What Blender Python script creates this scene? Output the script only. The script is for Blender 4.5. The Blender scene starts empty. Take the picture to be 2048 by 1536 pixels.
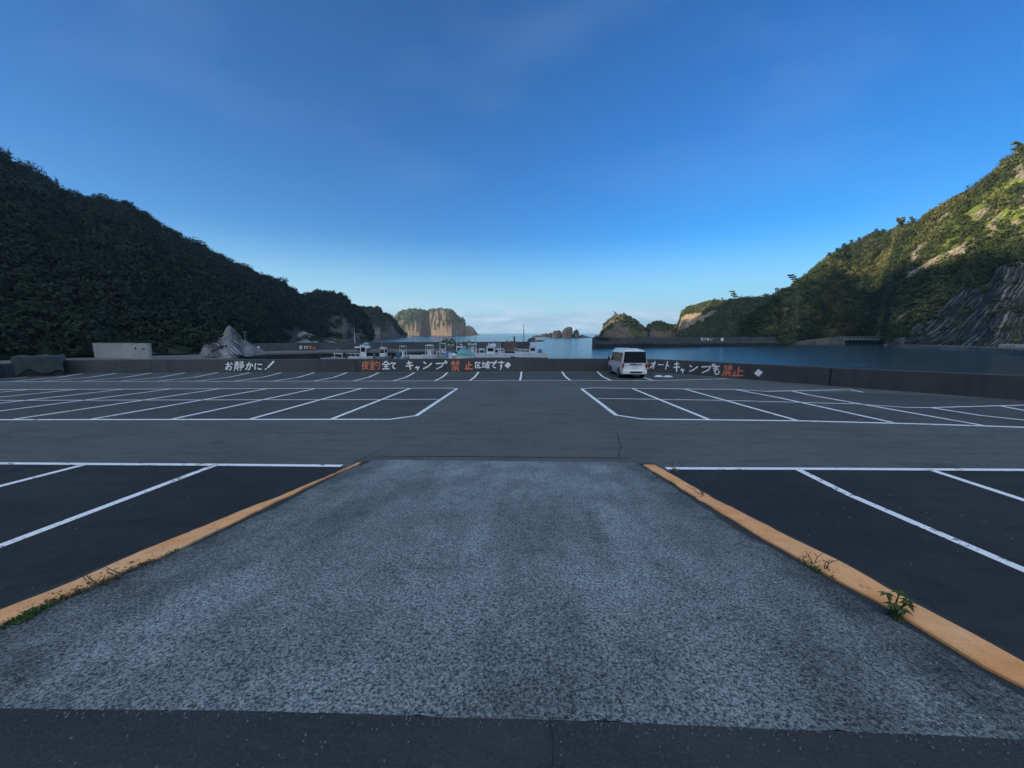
import bpy, bmesh, math, random
import numpy as np
from mathutils import Vector, Matrix
R = math.radians
random.seed(7); RNG = np.random.default_rng(11)
S = bpy.context.scene
COL = S.collection

# ------------------------------------------------------------------ camera
F = 769.0; CX, CY = 1024.0, 768.0            # focal length and centre, in pixels of the 2048 px photograph
PITCH = math.atan(102/769.0); YAW = math.atan(23/769.0)
EYE = 2.34
SEA = EYE - 6.0
cd = bpy.data.cameras.new('camera'); cam = bpy.data.objects.new('camera', cd); COL.objects.link(cam)
cam.location = (0, 0, EYE); cam.rotation_euler = (math.pi/2 - PITCH, 0, YAW)
cd.sensor_width = 36; cd.lens = F/2048*36; cd.clip_start = 0.05; cd.clip_end = 40000
S.camera = cam
CM = cam.rotation_euler.to_matrix()

# ------------------------------------------------------------------ light
SUN_EL = 9.0; SUN_AZ = -109.0                # azimuth clockwise from +Y (the way the bay lines run)
w = bpy.data.worlds.new('World'); S.world = w; w.use_nodes = True
wt = w.node_tree; wt.nodes.clear()
def wn(t, **k):
    n = wt.nodes.new(t)
    for a, b in k.items(): setattr(n, a, b)
    return n
sky = wn('ShaderNodeTexSky', sky_type='NISHITA', sun_disc=False, sun_elevation=R(SUN_EL), sun_rotation=R(SUN_AZ),
         air_density=1.0, dust_density=0.25, ozone_density=2.2, altitude=0)
bg = wn('ShaderNodeBackground'); bg.inputs[1].default_value = 0.15
out = wn('ShaderNodeOutputWorld')
tc = wn('ShaderNodeTexCoord'); sep = wn('ShaderNodeSeparateXYZ')
wt.links.new(tc.outputs['Generated'], sep.inputs[0])
# low cloud bank over the sea and a faint high veil
mp = wn('ShaderNodeMapping'); mp.inputs['Scale'].default_value = (11, 11, 48)
wt.links.new(tc.outputs['Generated'], mp.inputs[0])
cn = wn('ShaderNodeTexNoise'); cn.inputs['Scale'].default_value = 1.0; cn.inputs['Detail'].default_value = 7; cn.inputs['Roughness'].default_value = 0.6
wt.links.new(mp.outputs[0], cn.inputs[0])
cr = wn('ShaderNodeMapRange'); cr.inputs[1].default_value = 0.44; cr.inputs[2].default_value = 0.66
wt.links.new(cn.outputs[0], cr.inputs[0])
er = wn('ShaderNodeMapRange'); er.inputs[1].default_value = 0.078; er.inputs[2].default_value = 0.050
wt.links.new(sep.outputs[2], er.inputs[0])
mm = wn('ShaderNodeMath', operation='MULTIPLY'); wt.links.new(cr.outputs[0], mm.inputs[0]); wt.links.new(er.outputs[0], mm.inputs[1])
mm2 = wn('ShaderNodeMath', operation='MULTIPLY'); wt.links.new(mm.outputs[0], mm2.inputs[0]); mm2.inputs[1].default_value = 0.8
gam = wn('ShaderNodeGamma'); gam.inputs[1].default_value = 1.3; wt.links.new(sky.outputs[0], gam.inputs[0])
tint = wn('ShaderNodeMix', data_type='RGBA', blend_type='MULTIPLY'); tint.inputs[0].default_value = 1
wt.links.new(gam.outputs[0], tint.inputs[6]); tint.inputs[7].default_value = (0.03, 0.41, 0.73, 1)
xs_ = wn('ShaderNodeMath', operation='POWER'); xa_ = wn('ShaderNodeMath', operation='ABSOLUTE'); wt.links.new(sep.outputs[0], xa_.inputs[0]); wt.links.new(xa_.outputs[0], xs_.inputs[0]); xs_.inputs[1].default_value = 2.0
sdm = wn('ShaderNodeMapRange'); sdm.inputs[1].default_value = 0; sdm.inputs[2].default_value = 0.7; sdm.inputs[3].default_value = 1.04; sdm.inputs[4].default_value = 0.66; wt.links.new(xs_.outputs[0], sdm.inputs[0])
sdx = wn('ShaderNodeVectorMath', operation='SCALE'); wt.links.new(tint.outputs[2], sdx.inputs[0]); wt.links.new(sdm.outputs[0], sdx.inputs['Scale'])
hb = wn('ShaderNodeMapRange', interpolation_type='SMOOTHSTEP'); hb.inputs[1].default_value = 0.24; hb.inputs[2].default_value = 0.0; hb.inputs[4].default_value = 0.9
wt.links.new(sep.outputs[2], hb.inputs[0])
hmx = wn('ShaderNodeMix', data_type='RGBA'); wt.links.new(hb.outputs[0], hmx.inputs[0]); wt.links.new(sdx.outputs[0], hmx.inputs[6]); hmx.inputs[7].default_value = (1.75, 3.25, 4.05, 1)
mx = wn('ShaderNodeMix', data_type='RGBA'); wt.links.new(mm2.outputs[0], mx.inputs[0])
gb = wn('ShaderNodeMapRange', interpolation_type='SMOOTHSTEP'); gb.inputs[1].default_value = 0.062; gb.inputs[2].default_value = 0.040; gb.inputs[4].default_value = 0.75
gza = wn('ShaderNodeMath', operation='MULTIPLY_ADD'); wt.links.new(cn.outputs[0], gza.inputs[0]); gza.inputs[1].default_value = -0.05; gza.inputs[2].default_value = 0.025
gzb = wn('ShaderNodeMath', operation='ADD'); wt.links.new(sep.outputs[2], gzb.inputs[0]); wt.links.new(gza.outputs[0], gzb.inputs[1]); wt.links.new(gzb.outputs[0], gb.inputs[0])
gmx = wn('ShaderNodeMix', data_type='RGBA'); wt.links.new(gb.outputs[0], gmx.inputs[0]); wt.links.new(hmx.outputs[2], gmx.inputs[6]); gmx.inputs[7].default_value = (1.25, 2.15, 3.05, 1)
wt.links.new(gmx.outputs[2], mx.inputs[6]); mx.inputs[7].default_value = (2.9, 3.7, 4.4, 1)
# high veil, thin in front; unseen bright cloud added behind the viewer to light the shaded ground
mp2 = wn('ShaderNodeMapping'); mp2.inputs['Scale'].default_value = (1.6, 3.0, 5.0); mp2.inputs['Rotation'].default_value = (0, 0, 0.5)
wt.links.new(tc.outputs['Generated'], mp2.inputs[0])
cn2 = wn('ShaderNodeTexNoise'); cn2.inputs['Scale'].default_value = 1.3; cn2.inputs['Detail'].default_value = 6
wt.links.new(mp2.outputs[0], cn2.inputs[0])
cr2 = wn('ShaderNodeMapRange'); cr2.inputs[1].default_value = 0.52; cr2.inputs[2].default_value = 0.74; cr2.inputs[4].default_value = 0.08
wt.links.new(cn2.outputs[0], cr2.inputs[0])
mx2 = wn('ShaderNodeMix', data_type='RGBA'); wt.links.new(cr2.outputs[0], mx2.inputs[0])
wt.links.new(mx.outputs[2], mx2.inputs[6]); mx2.inputs[7].default_value = (1.5, 2.4, 3.8, 1)
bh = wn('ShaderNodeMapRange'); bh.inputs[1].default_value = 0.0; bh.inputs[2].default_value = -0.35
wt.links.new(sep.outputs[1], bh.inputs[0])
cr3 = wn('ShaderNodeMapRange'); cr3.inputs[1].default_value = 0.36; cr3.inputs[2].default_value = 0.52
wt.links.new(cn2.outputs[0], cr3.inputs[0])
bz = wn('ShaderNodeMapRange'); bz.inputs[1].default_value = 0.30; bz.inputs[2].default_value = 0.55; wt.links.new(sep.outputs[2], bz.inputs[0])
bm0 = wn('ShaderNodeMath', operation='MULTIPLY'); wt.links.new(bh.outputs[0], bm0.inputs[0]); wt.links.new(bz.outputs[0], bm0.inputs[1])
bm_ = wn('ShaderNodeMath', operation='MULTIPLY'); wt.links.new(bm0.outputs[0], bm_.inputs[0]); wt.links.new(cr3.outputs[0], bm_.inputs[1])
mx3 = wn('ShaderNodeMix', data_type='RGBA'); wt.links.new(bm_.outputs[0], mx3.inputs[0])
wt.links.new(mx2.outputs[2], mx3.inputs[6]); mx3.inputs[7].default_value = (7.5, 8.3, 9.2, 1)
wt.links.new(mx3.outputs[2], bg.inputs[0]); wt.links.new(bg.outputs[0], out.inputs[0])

sd = bpy.data.lights.new('sun', 'SUN'); sun = bpy.data.objects.new('sun', sd); COL.objects.link(sun)
sd.energy = 5.0; sd.angle = R(0.5); sd.color = (1.0, 0.84, 0.62)
sv = Vector((math.sin(R(SUN_AZ))*math.cos(R(SUN_EL)), math.cos(R(SUN_AZ))*math.cos(R(SUN_EL)), math.sin(R(SUN_EL))))
sun.rotation_euler = sv.to_track_quat('Z', 'Y').to_euler()
S.view_settings.view_transform = 'Standard'; S.view_settings.look = 'None'
S.view_settings.exposure = 0.8; S.view_settings.gamma = 1.0; S.view_settings.use_curve_mapping = False
S.cycles.max_bounces = 6; S.cycles.transparent_max_bounces = 8

# ------------------------------------------------------------------ geometry of the photograph
def ray(u, v):
    return (CM @ Vector(((u-CX)/F, (CY-v)/F, -1.0))).normalized()
def on_z(u, v, z):
    d = ray(u, v); t = (z-EYE)/d.z; return Vector((d.x*t, d.y*t, z))
def at_depth(u, v, y):
    d = ray(u, v); t = y/d.y; return Vector((d.x*t, y, EYE + d.z*t))
def gz(x, y):                                 # surface of the parking lot: falls away, then rises a little to the wall
    r = 0.15*((y-25)/6.5)**2 if y > 25 else 0.0
    return -0.0286*y + min(r, 0.2)
def rz(x, y): return 0.92 - 0.153*y           # the ramp coming down from the road
def on_s(u, v, fn, dz=0.0):
    d = ray(u, v); t = 1.0
    z = 0
    lo, hi = 0.2, 400.0
    for _ in range(60):
        m = (lo+hi)/2
        if EYE + d.z*m > fn(d.x*m, d.y*m)+dz: lo = m
        else: hi = m
    p = d*lo; return Vector((p.x, p.y, fn(p.x, p.y)+dz))
def lot(u, v, dz=0.0): return on_s(u, v, gz, dz)
def ramp(u, v, dz=0.0): return on_s(u, v, rz, dz)
def azel(u, v):
    d = ray(u, v); return math.degrees(math.atan2(d.x, d.y)), d.z/math.hypot(d.x, d.y)

# ------------------------------------------------------------------ helpers
def tag(o, label=None, cat=None, group=None, kind=None):
    if label: o['label'] = label
    if cat: o['category'] = cat
    if group: o['group'] = group
    if kind: o['kind'] = kind
    return o
def empty(name, loc, rz_=0.0):
    o = bpy.data.objects.new(name, None); COL.objects.link(o); o.location = loc; o.rotation_euler = (0, 0, rz_)
    o.empty_display_size = 0.3
    return o
class MB:
    def __init__(s): s.v = []; s.f = []; s.m = []; s.sm = []
    def add(s, vs, fs, m=0, smooth=False):
        b = len(s.v); s.v += [tuple(p) for p in vs]
        for f in fs: s.f.append([b+i for i in f]); s.m.append(m); s.sm.append(smooth)
        return s
    def quad(s, a, b, c, d, m=0): return s.add([a, b, c, d], [(0, 1, 2, 3)], m)
    def box(s, c, size, rot=None, m=0, taper=1.0, tx=None):
        hx, hy, hz = size[0]/2, size[1]/2, size[2]/2
        tx = taper if tx is None else tx
        vs = []
        for z, kx, ky in ((-hz, 1, 1), (hz, tx, taper)):
            for x, y in ((-hx, -hy), (hx, -hy), (hx, hy), (-hx, hy)): vs.append(Vector((x*kx, y*ky, z)))
        if rot is not None:
            M_ = Matrix.Rotation(rot, 3, 'Z') if not isinstance(rot, Matrix) else rot
            vs = [M_ @ p for p in vs]
        vs = [p+Vector(c) for p in vs]
        return s.add(vs, [(0, 3, 2, 1), (4, 5, 6, 7), (0, 1, 5, 4), (1, 2, 6, 5), (2, 3, 7, 6), (3, 0, 4, 7)], m)
    def tube(s, pts, r, n=8, m=0, cap=True):
        pts = [Vector(p) for p in pts]; rs = r if isinstance(r, (list, tuple)) else [r]*len(pts)
        vs = []; fs = []
        for i, p in enumerate(pts):
            t = (pts[min(i+1, len(pts)-1)] - pts[max(i-1, 0)]).normalized()
            a = t.cross(Vector((0, 0, 1)))
            if a.length < 1e-3: a = t.cross(Vector((1, 0, 0)))
            a.normalize(); b = t.cross(a)
            for k in range(n):
                th = 2*math.pi*k/n; vs.append(p + (a*math.cos(th)+b*math.sin(th))*rs[i])
        for i in range(len(pts)-1):
            for k in range(n):
                k2 = (k+1) % n; fs.append((i*n+k, i*n+k2, (i+1)*n+k2, (i+1)*n+k))
        if cap: fs.append(tuple(range(n))); fs.append(tuple((len(pts)-1)*n+k for k in reversed(range(n))))
        return s.add(vs, fs, m, True)
    def ball(s, c, r, nu=10, nv=6, m=0, sq=(1, 1, 1)):
        vs = []; fs = []
        for j in range(nv+1):
            ph = math.pi*j/nv
            for i in range(nu):
                th = 2*math.pi*i/nu
                vs.append(Vector(c)+Vector((math.sin(ph)*math.cos(th)*sq[0], math.sin(ph)*math.sin(th)*sq[1], math.cos(ph)*sq[2]))*r)
        for j in range(nv):
            for i in range(nu):
                i2 = (i+1) % nu; fs.append((j*nu+i, (j+1)*nu+i, (j+1)*nu+i2, j*nu+i2))
        return s.add(vs, fs, m, True)
    def build(s, name, mat, parent=None, bevel=0.0, loc=None):
        me = bpy.data.meshes.new(name); me.from_pydata(s.v, [], s.f)
        for mm_ in (mat if isinstance(mat, (list, tuple)) else [mat]): me.materials.append(mm_)
        me.polygons.foreach_set('material_index', s.m); me.polygons.foreach_set('use_smooth', s.sm); me.update()
        o = bpy.data.objects.new(name, me); COL.objects.link(o)
        if parent is not None: o.parent = parent
        if loc is not None: o.location = loc
        if bevel:
            b = o.modifiers.new('bevel', 'BEVEL'); b.width = bevel; b.segments = 2; b.limit_method = 'ANGLE'
        return o

# ------------------------------------------------------------------ materials
def nt_new(name):
    m = bpy.data.materials.new(name); m.use_nodes = True; nt = m.node_tree; nt.nodes.clear()
    o = nt.nodes.new('ShaderNodeOutputMaterial'); b = nt.nodes.new('ShaderNodeBsdfPrincipled'); nt.links.new(b.outputs[0], o.inputs[0])
    return m, nt, b
class NB:
    def __init__(s, nt): s.nt = nt; s.c = nt.nodes.new('ShaderNodeTexCoord').outputs['Object']
    def n(s, t, **k):
        n = s.nt.nodes.new(t)
        for a, b in k.items(): setattr(n, a, b)
        return n
    def link(s, a, b): s.nt.links.new(a, b)
    def noise(s, sc, det=4, rough=0.55, vec=None, stretch=None, dist=0.0):
        v = vec or s.c
        if stretch:
            mp_ = s.n('ShaderNodeMapping'); mp_.inputs['Scale'].default_value = stretch; s.link(v, mp_.inputs[0]); v = mp_.outputs[0]
        n = s.n('ShaderNodeTexNoise'); n.inputs['Scale'].default_value = sc; n.inputs['Detail'].default_value = det
        n.inputs['Roughness'].default_value = rough; n.inputs['Distortion'].default_value = dist; s.link(v, n.inputs['Vector']); return n.outputs[0]
    def voro(s, sc, vec=None, feature='F1', stretch=None, rnd=1.0):
        v = vec or s.c
        if stretch:
            mp_ = s.n('ShaderNodeMapping'); mp_.inputs['Scale'].default_value = stretch; s.link(v, mp_.inputs[0]); v = mp_.outputs[0]
        n = s.n('ShaderNodeTexVoronoi', feature=feature); n.inputs['Scale'].default_value = sc; s.link(v, n.inputs['Vector']); return n
    def rng(s, x, a, b, c=0.0, d=1.0):
        r = s.n('ShaderNodeMapRange'); s.link(x, r.inputs[0])
        for i, q in enumerate((a, b, c, d)): r.inputs[i+1].default_value = q
        return r.outputs[0]
    def mix(s, f, a, b, bt='MIX'):
        m = s.n('ShaderNodeMix', data_type='RGBA', blend_type=bt)
        if isinstance(f, (int, float)): m.inputs[0].default_value = f
        else: s.link(f, m.inputs[0])
        for q, i in ((a, 6), (b, 7)):
            if isinstance(q, (tuple, list)): m.inputs[i].default_value = (*q[:3], 1)
            else: s.link(q, m.inputs[i])
        return m.outputs[2]
    def math(s, op, a, b=0.0):
        m = s.n('ShaderNodeMath', operation=op)
        for q, i in ((a, 0), (b, 1)):
            if isinstance(q, (int, float)): m.inputs[i].default_value = q
            else: s.link(q, m.inputs[i])
        return m.outputs[0]
    def attr(s, name):
        a = s.n('ShaderNodeAttribute'); a.attribute_name = name; return a.outputs['Fac']
    def bump(s, h, strength, dist, bsdf, prev=None):
        b = s.n('ShaderNodeBump'); b.inputs['Strength'].default_value = strength; b.inputs['Distance'].default_value = dist
        s.link(h, b.inputs['Height'])
        if prev is not None: s.link(prev, b.inputs['Normal'])
        s.link(b.outputs[0], bsdf.inputs['Normal']); return b.outputs[0]
def M(name, c1, c2=None, scale=6, rough=0.7, bump=0.0, bd=0.01, metal=0.0, spec=0.4, lo=0.35, hi=0.65, det=5):
    m, nt, b = nt_new(name); g = NB(nt)
    b.inputs['Roughness'].default_value = rough; b.inputs['Metallic'].default_value = metal
    b.inputs['Specular IOR Level'].default_value = spec
    c2 = c2 or tuple(x*0.8 for x in c1)
    n = g.noise(scale, det); g.link(g.mix(g.rng(n, lo, hi), c1, c2), b.inputs['Base Color'])
    if bump: g.bump(n, bump, bd, b)
    return m

def asphalt(name, c1, c2, speck=(0.09, 0.09, 0.09), tyre=0.0):
    m, nt, b = nt_new(name); g = NB(nt)
    b.inputs['Roughness'].default_value = 0.88; b.inputs['Specular IOR Level'].default_value = 0.25
    big = g.noise(0.28, 6, 0.62); mid = g.noise(2.4, 5, 0.65, stretch=(0.35, 1.6, 1)); fine = g.noise(70, 3, 0.7)
    col = g.mix(g.rng(big, 0.33, 0.68), c1, c2)
    col = g.mix(g.rng(mid, 0.48, 0.68, 0, 0.55), col, tuple(x*0.58 for x in c1)); blot = g.noise(0.9, 7, 0.75, dist=0.4); col = g.mix(g.rng(blot, 0.56, 0.66, 0, 0.5), col, tuple(x*0.5 for x in c1)); pal = g.noise(1.6, 7, 0.8); col = g.mix(g.rng(pal, 0.58, 0.74, 0, 0.5), col, tuple(x*1.35 for x in c2))
    col = g.mix(g.rng(fine, 0.52, 0.72, 0, 0.6), col, tuple(x*1.7 for x in c2))
    vo = g.voro(9); sp = g.rng(vo.outputs['Distance'], 0.045, 0.02)
    sp2 = g.math('MULTIPLY', sp, g.rng(g.noise(1.7, 2), 0.56, 0.66, 0, .6)); col = g.mix(sp2, col, speck)
    g.link(col, b.inputs['Base Color'])
    g.bump(g.math('ADD', fine, g.math('MULTIPLY', g.noise(22, 5, 0.8), 1.5)), 0.8, 0.008, b)
    return m
MAT = {}
MAT['lane'] = asphalt('lane_asphalt', (0.082, 0.092, 0.092), (0.106, 0.118, 0.117))
MAT['bay'] = asphalt('bay_asphalt', (0.052, 0.058, 0.060), (0.080, 0.088, 0.088))
MAT['dark'] = asphalt('dark_asphalt', (0.018, 0.022, 0.024), (0.036, 0.041, 0.043), (0.16, 0.16, 0.16))
MAT['road'] = asphalt('road_asphalt', (0.030, 0.034, 0.037), (0.048, 0.053, 0.056), (0.22, 0.23, 0.24))

def ramp_mat():
    m, nt, b = nt_new('exposed_aggregate'); g = NB(nt)
    b.inputs['Roughness'].default_value = 0.8; b.inputs['Specular IOR Level'].default_value = 0.3
    a = g.noise(62, 6, 0.85, dist=0.6); big = g.noise(0.7, 4, 0.6); mid = g.noise(5, 4, 0.6); fine = g.noise(110, 2, 0.8)
    base = g.mix(g.rng(a, 0.44, 0.57), (0.034, 0.043, 0.049), (0.51, 0.56, 0.555))
    base = g.mix(g.rng(fine, 0.42, 0.7, 0, 0.6), base, (0.36, 0.39, 0.38), 'OVERLAY')
    def stain(k, amt, base): return g.mix(k, base, (amt, amt*1.01, amt*1.01), 'MULTIPLY')
    base = stain(g.rng(mid, 0.45, 0.75, 0, 0.6), 0.72, base)
    base = stain(g.rng(big, 0.38, 0.68, 0, 1.0), 0.66, base)
    ed = g.math('MULTIPLY', g.attr('edge'), g.rng(g.noise(3.5, 6, 0.7), 0.30, 0.6)); base = stain(g.math('MULTIPLY', ed, 0.9), 0.28, base)
    st = g.noise(1.5, 6, 0.65, stretch=(1.0, 0.22, 1)); base = stain(g.rng(st, 0.44, 0.64, 0, 1.0), 0.62, base)
    b2 = g.noise(2.1, 6, 0.75, dist=0.6); base = stain(g.rng(b2, 0.55, 0.64, 0, 0.8), 0.66, base)
    pb = g.voro(42); base = g.mix(g.math('MULTIPLY', g.rng(pb.outputs['Distance'], 0.16, 0.10), g.rng(g.noise(11, 2), 0.56, 0.62)), base, (0.74, 0.76, 0.74))
    g.link(base, b.inputs['Base Color'])
    g.bump(a, 0.8, 0.008, b)
    return m
MAT['ramp'] = ramp_mat()

def paint_mat(name, col, under, wear=0.5, sc=9):
    m, nt, b = nt_new(name); g = NB(nt)
    b.inputs['Roughness'].default_value = 0.75
    n = g.noise(sc, 8, 0.72); n2 = g.noise(1.1, 3); k = g.math('ADD', n, g.math('MULTIPLY', n2, 0.35))
    c = g.mix(g.rng(g.noise(30, 4), 0.3, 0.7), col, tuple(x*0.82 for x in col))
    g.link(g.mix(g.rng(k, wear, wear+0.03), c, under), b.inputs['Base Color'])
    return m
MAT['line'] = paint_mat('white_line_paint', (0.88, 0.90, 0.90), (0.09, 0.10, 0.11), 0.775)
MAT['wpaint'] = paint_mat('white_wall_paint', (0.90, 0.91, 0.92), (0.30, 0.30, 0.30), 0.90, 20)
MAT['opaint'] = paint_mat('orange_wall_paint', (0.80, 0.22, 0.10), (0.10, 0.08, 0.07), 0.82, 14)

def kerb_mat():
    m, nt, b = nt_new('orange_kerb_paint'); g = NB(nt); b.inputs['Roughness'].default_value = 0.8
    n = g.noise(3.2, 7, 0.65); n2 = g.noise(14, 8, 0.75); n3 = g.noise(0.9, 4, 0.6, stretch=(1, 0.6, 1))
    c = g.mix(g.rng(n, 0.35, 0.65), (0.78, 0.31, 0.09), (0.95, 0.47, 0.19))
    c = g.mix(g.rng(n3, 0.5, 0.75, 0, 0.7), c, (0.92, 0.56, 0.30))
    c = g.mix(g.rng(n2, 0.60, 0.635, 0, 0.7), c, (0.16, 0.11, 0.08)); n4 = g.noise(45, 4, 0.8); c = g.mix(g.rng(n4, 0.5, 0.75, 0, 0.5), c, (0.45, 0.24, 0.12))
    g.link(c, b.inputs['Base Color']); g.bump(n2, 0.5, 0.01, b)
    return m
MAT['kerb'] = kerb_mat()

def concrete(name, c1, c2, streak=0.6, dirt=(0.03, 0.035, 0.035), sc=1.0):
    m, nt, b = nt_new(name); g = NB(nt); b.inputs['Roughness'].default_value = 0.9; b.inputs['Specular IOR Level'].default_value = 0.2
    n = g.noise(0.8*sc, 7, 0.65); f = g.noise(9*sc, 6, 0.7); s = g.noise(2.2*sc, 5, 0.6, stretch=(1, 1, 0.12)); pn = g.noise(0.22*sc, 2, 0.4)
    c = g.mix(g.rng(n, 0.3, 0.7), c1, c2); c = g.mix(g.rng(s, 0.5, 0.72, 0, streak), c, dirt)
    c = g.mix(g.rng(f, 0.5, 0.8, 0, 0.5), c, tuple(x*0.5 for x in c1)); c = g.mix(g.rng(pn, 0.35, 0.65, 0, 0.35), c, tuple(x*1.5 for x in c2))
    g.link(c, b.inputs['Base Color']); g.bump(f, 0.35, 0.02, b)
    return m
MAT['wall'] = concrete('weathered_sea_wall', (0.046, 0.050, 0.055), (0.068, 0.072, 0.078), 0.6, (0.026, 0.028, 0.032))
MAT['quay'] = concrete('quay_concrete', (0.10, 0.10, 0.10), (0.14, 0.14, 0.135), 0.7)
MAT['quayface'] = concrete('shaded_quay_face', (0.014, 0.016, 0.018), (0.024, 0.026, 0.028), 0.5, (0.008, 0.009, 0.01))  # near-black concrete: the shadow on the quay front is put into the colour
MAT['breakw'] = concrete('breakwater_concrete', (0.045, 0.050, 0.056), (0.07, 0.075, 0.08), 0.6)
MAT['block'] = concrete('pale_concrete', (0.22, 0.23, 0.235), (0.30, 0.31, 0.31), 0.6, (0.10, 0.11, 0.11))
MAT['stone'] = M('rubble_stone', (0.22, 0.21, 0.19), (0.08, 0.08, 0.075), 1.2, 0.9, 0.8, 0.4)

def sea_mat():
    m, nt, b = nt_new('sea_water'); g = NB(nt)
    b.inputs['Base Color'].default_value = (0.011, 0.042, 0.062, 1); b.inputs['Roughness'].default_value = 0.16
    b.inputs['IOR'].default_value = 1.33
    a = g.noise(0.9, 3, 0.6, stretch=(0.6, 1.3, 1)); c = g.noise(0.12, 4, 0.6, stretch=(0.5, 1.6, 1))
    n1 = g.bump(a, 0.9, 0.17, b); g.bump(c, 0.6, 1.1, b, n1)
    return m
MAT['sea'] = sea_mat()

def hill_mat(name, g1, g2, r1, r2, colum=False, gscale=0.06, grass=None):
    m, nt, b = nt_new(name); g = NB(nt); b.inputs['Roughness'].default_value = 0.95; b.inputs['Specular IOR Level'].default_value = 0.1
    n = g.noise(gscale*6, 7, 0.7); n2 = g.noise(gscale, 4, 0.6)
    gr = g.mix(g.rng(n, 0.35, 0.65), g1, g2)
    if grass: gr = g.mix(g.math('MULTIPLY', g.rng(n2, 0.4, 0.55), g.attr('grass')), gr, grass)
    rn = g.noise(0.35, 9, 0.75, stretch=(1, 1, 0.55)); st = g.noise(0.5, 6, 0.7, stretch=(0.25, 0.25, 1.6))
    vn = g.voro(0.5, feature='DISTANCE_TO_EDGE', stretch=(1, 1, 0.6)); ck = g.rng(vn.outputs['Distance'], 0.0, 0.14)
    ro = g.mix(g.rng(rn, 0.35, 0.65), r1, r2); ro = g.mix(g.rng(st, 0.45, 0.62, 0, 0.4), ro, tuple(x*0.55 for x in r1))
    ro = g.mix(g.math('MULTIPLY', g.math('SUBTRACT', 1.0, ck), 0.55), ro, tuple(x*0.3 for x in r1))
    h = rn
    if colum:
        ph = g.attr('phase'); zz = g.n('ShaderNodeSeparateXYZ'); g.link(g.c, zz.inputs[0])
        cv = g.n('ShaderNodeCombineXYZ'); g.link(g.math('ADD', g.math('MULTIPLY', ph, 0.42), g.math('MULTIPLY', g.noise(0.12, 5, 0.6), 3.2)), cv.inputs[0]); g.link(g.math('MULTIPLY', zz.outputs[2], 0.075), cv.inputs[1])
        vv = g.voro(1.0, vec=cv.outputs[0], feature='DISTANCE_TO_EDGE'); vc = g.voro(1.0, vec=cv.outputs[0]); sn = g.rng(vv.outputs['Distance'], 0.0, 0.32)
        cm = g.attr('column'); bk = g.noise(0.5, 8, 0.8)
        cc = g.mix(sn, *colum)
        cc = g.mix(0.9, cc, g.rng(vc.outputs['Color'], 0.2, 0.8, 0.45, 1.0), 'MULTIPLY')
        cc = g.mix(g.rng(bk, 0.48, 0.60, 0, 0.8), cc, (0.030, 0.032, 0.030)); tl = g.noise(0.16, 8, 0.75, stretch=(1, 1, 2.2)); cc = g.mix(g.rng(tl, 0.54, 0.60, 0, 0.8), cc, (0.020, 0.030, 0.016))
        ro = g.mix(cm, ro, cc)
        h = g.math('ADD', rn, g.math('MULTIPLY', sn, g.math('MULTIPLY', cm, 1.4)))
    ra = g.rng(g.math('ADD', g.attr('rock'), g.math('MULTIPLY', g.math('SUBTRACT', g.noise(0.22, 6, 0.7), 0.5), 1.1)), 0.42, 0.58)
    g.link(g.mix(ra, gr, ro), b.inputs['Base Color'])
    g.bump(h, 0.9, 1.2, b)
    return m
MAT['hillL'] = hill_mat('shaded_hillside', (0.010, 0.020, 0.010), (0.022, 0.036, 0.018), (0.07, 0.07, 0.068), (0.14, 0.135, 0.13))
MAT['hillR'] = hill_mat('right_hillside', (0.018, 0.030, 0.012), (0.040, 0.052, 0.020), (0.22, 0.18, 0.13), (0.50, 0.42, 0.29), ((0.05, 0.05, 0.048), (0.46, 0.40, 0.33)), grass=(0.24, 0.30, 0.05))
MAT['island'] = hill_mat('island_cliff', (0.05, 0.075, 0.035), (0.085, 0.10, 0.05), (0.13, 0.095, 0.068), (0.31, 0.225, 0.155))
MAT['headR'] = hill_mat('headland_slope', (0.045, 0.065, 0.032), (0.085, 0.095, 0.045), (0.36, 0.24, 0.14), (0.52, 0.37, 0.24))
MAT['islet'] = hill_mat('islet_rock', (0.05, 0.07, 0.025), (0.10, 0.11, 0.035), (0.12, 0.095, 0.07), (0.25, 0.185, 0.13))
MAT['darkrock'] = hill_mat('sea_rock', (0.05, 0.055, 0.05), (0.04, 0.045, 0.04), (0.060, 0.058, 0.056), (0.095, 0.088, 0.082))
MAT['palerock'] = hill_mat('pale_outcrop_rock', (0.010, 0.018, 0.010), (0.018, 0.028, 0.014), (0.26, 0.255, 0.26), (0.42, 0.42, 0.42), ((0.15, 0.16, 0.17), (0.62, 0.63, 0.64)))

def leaf_mat(name, c1, c2, c3, trans=0.25):
    m, nt, b = nt_new(name); g = NB(nt); b.inputs['Roughness'].default_value = 0.75; b.inputs['Specular IOR Level'].default_value = 0.15
    t = g.attr('tint'); c = g.mix(g.rng(t, 0.0, 0.5), c1, c2); c = g.mix(g.rng(t, 0.5, 1.0), c, c3)
    g.link(c, b.inputs['Base Color'])
    return m
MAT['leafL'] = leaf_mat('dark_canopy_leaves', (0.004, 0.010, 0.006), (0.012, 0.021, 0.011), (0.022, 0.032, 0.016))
MAT['leafR'] = leaf_mat('hillside_scrub_leaves', (0.012, 0.022, 0.010), (0.048, 0.064, 0.020), (0.26, 0.235, 0.08))
MAT['leafG'] = leaf_mat('headland_scrub_leaves', (0.035, 0.055, 0.026), (0.080, 0.095, 0.038), (0.15, 0.145, 0.065))
MAT['weed'] = leaf_mat('weed_leaves', (0.025, 0.055, 0.018), (0.045, 0.085, 0.025), (0.07, 0.11, 0.03))
MAT['dryweed'] = leaf_mat('dry_grass', (0.06, 0.055, 0.03), (0.11, 0.085, 0.045), (0.05, 0.065, 0.025))
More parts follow.
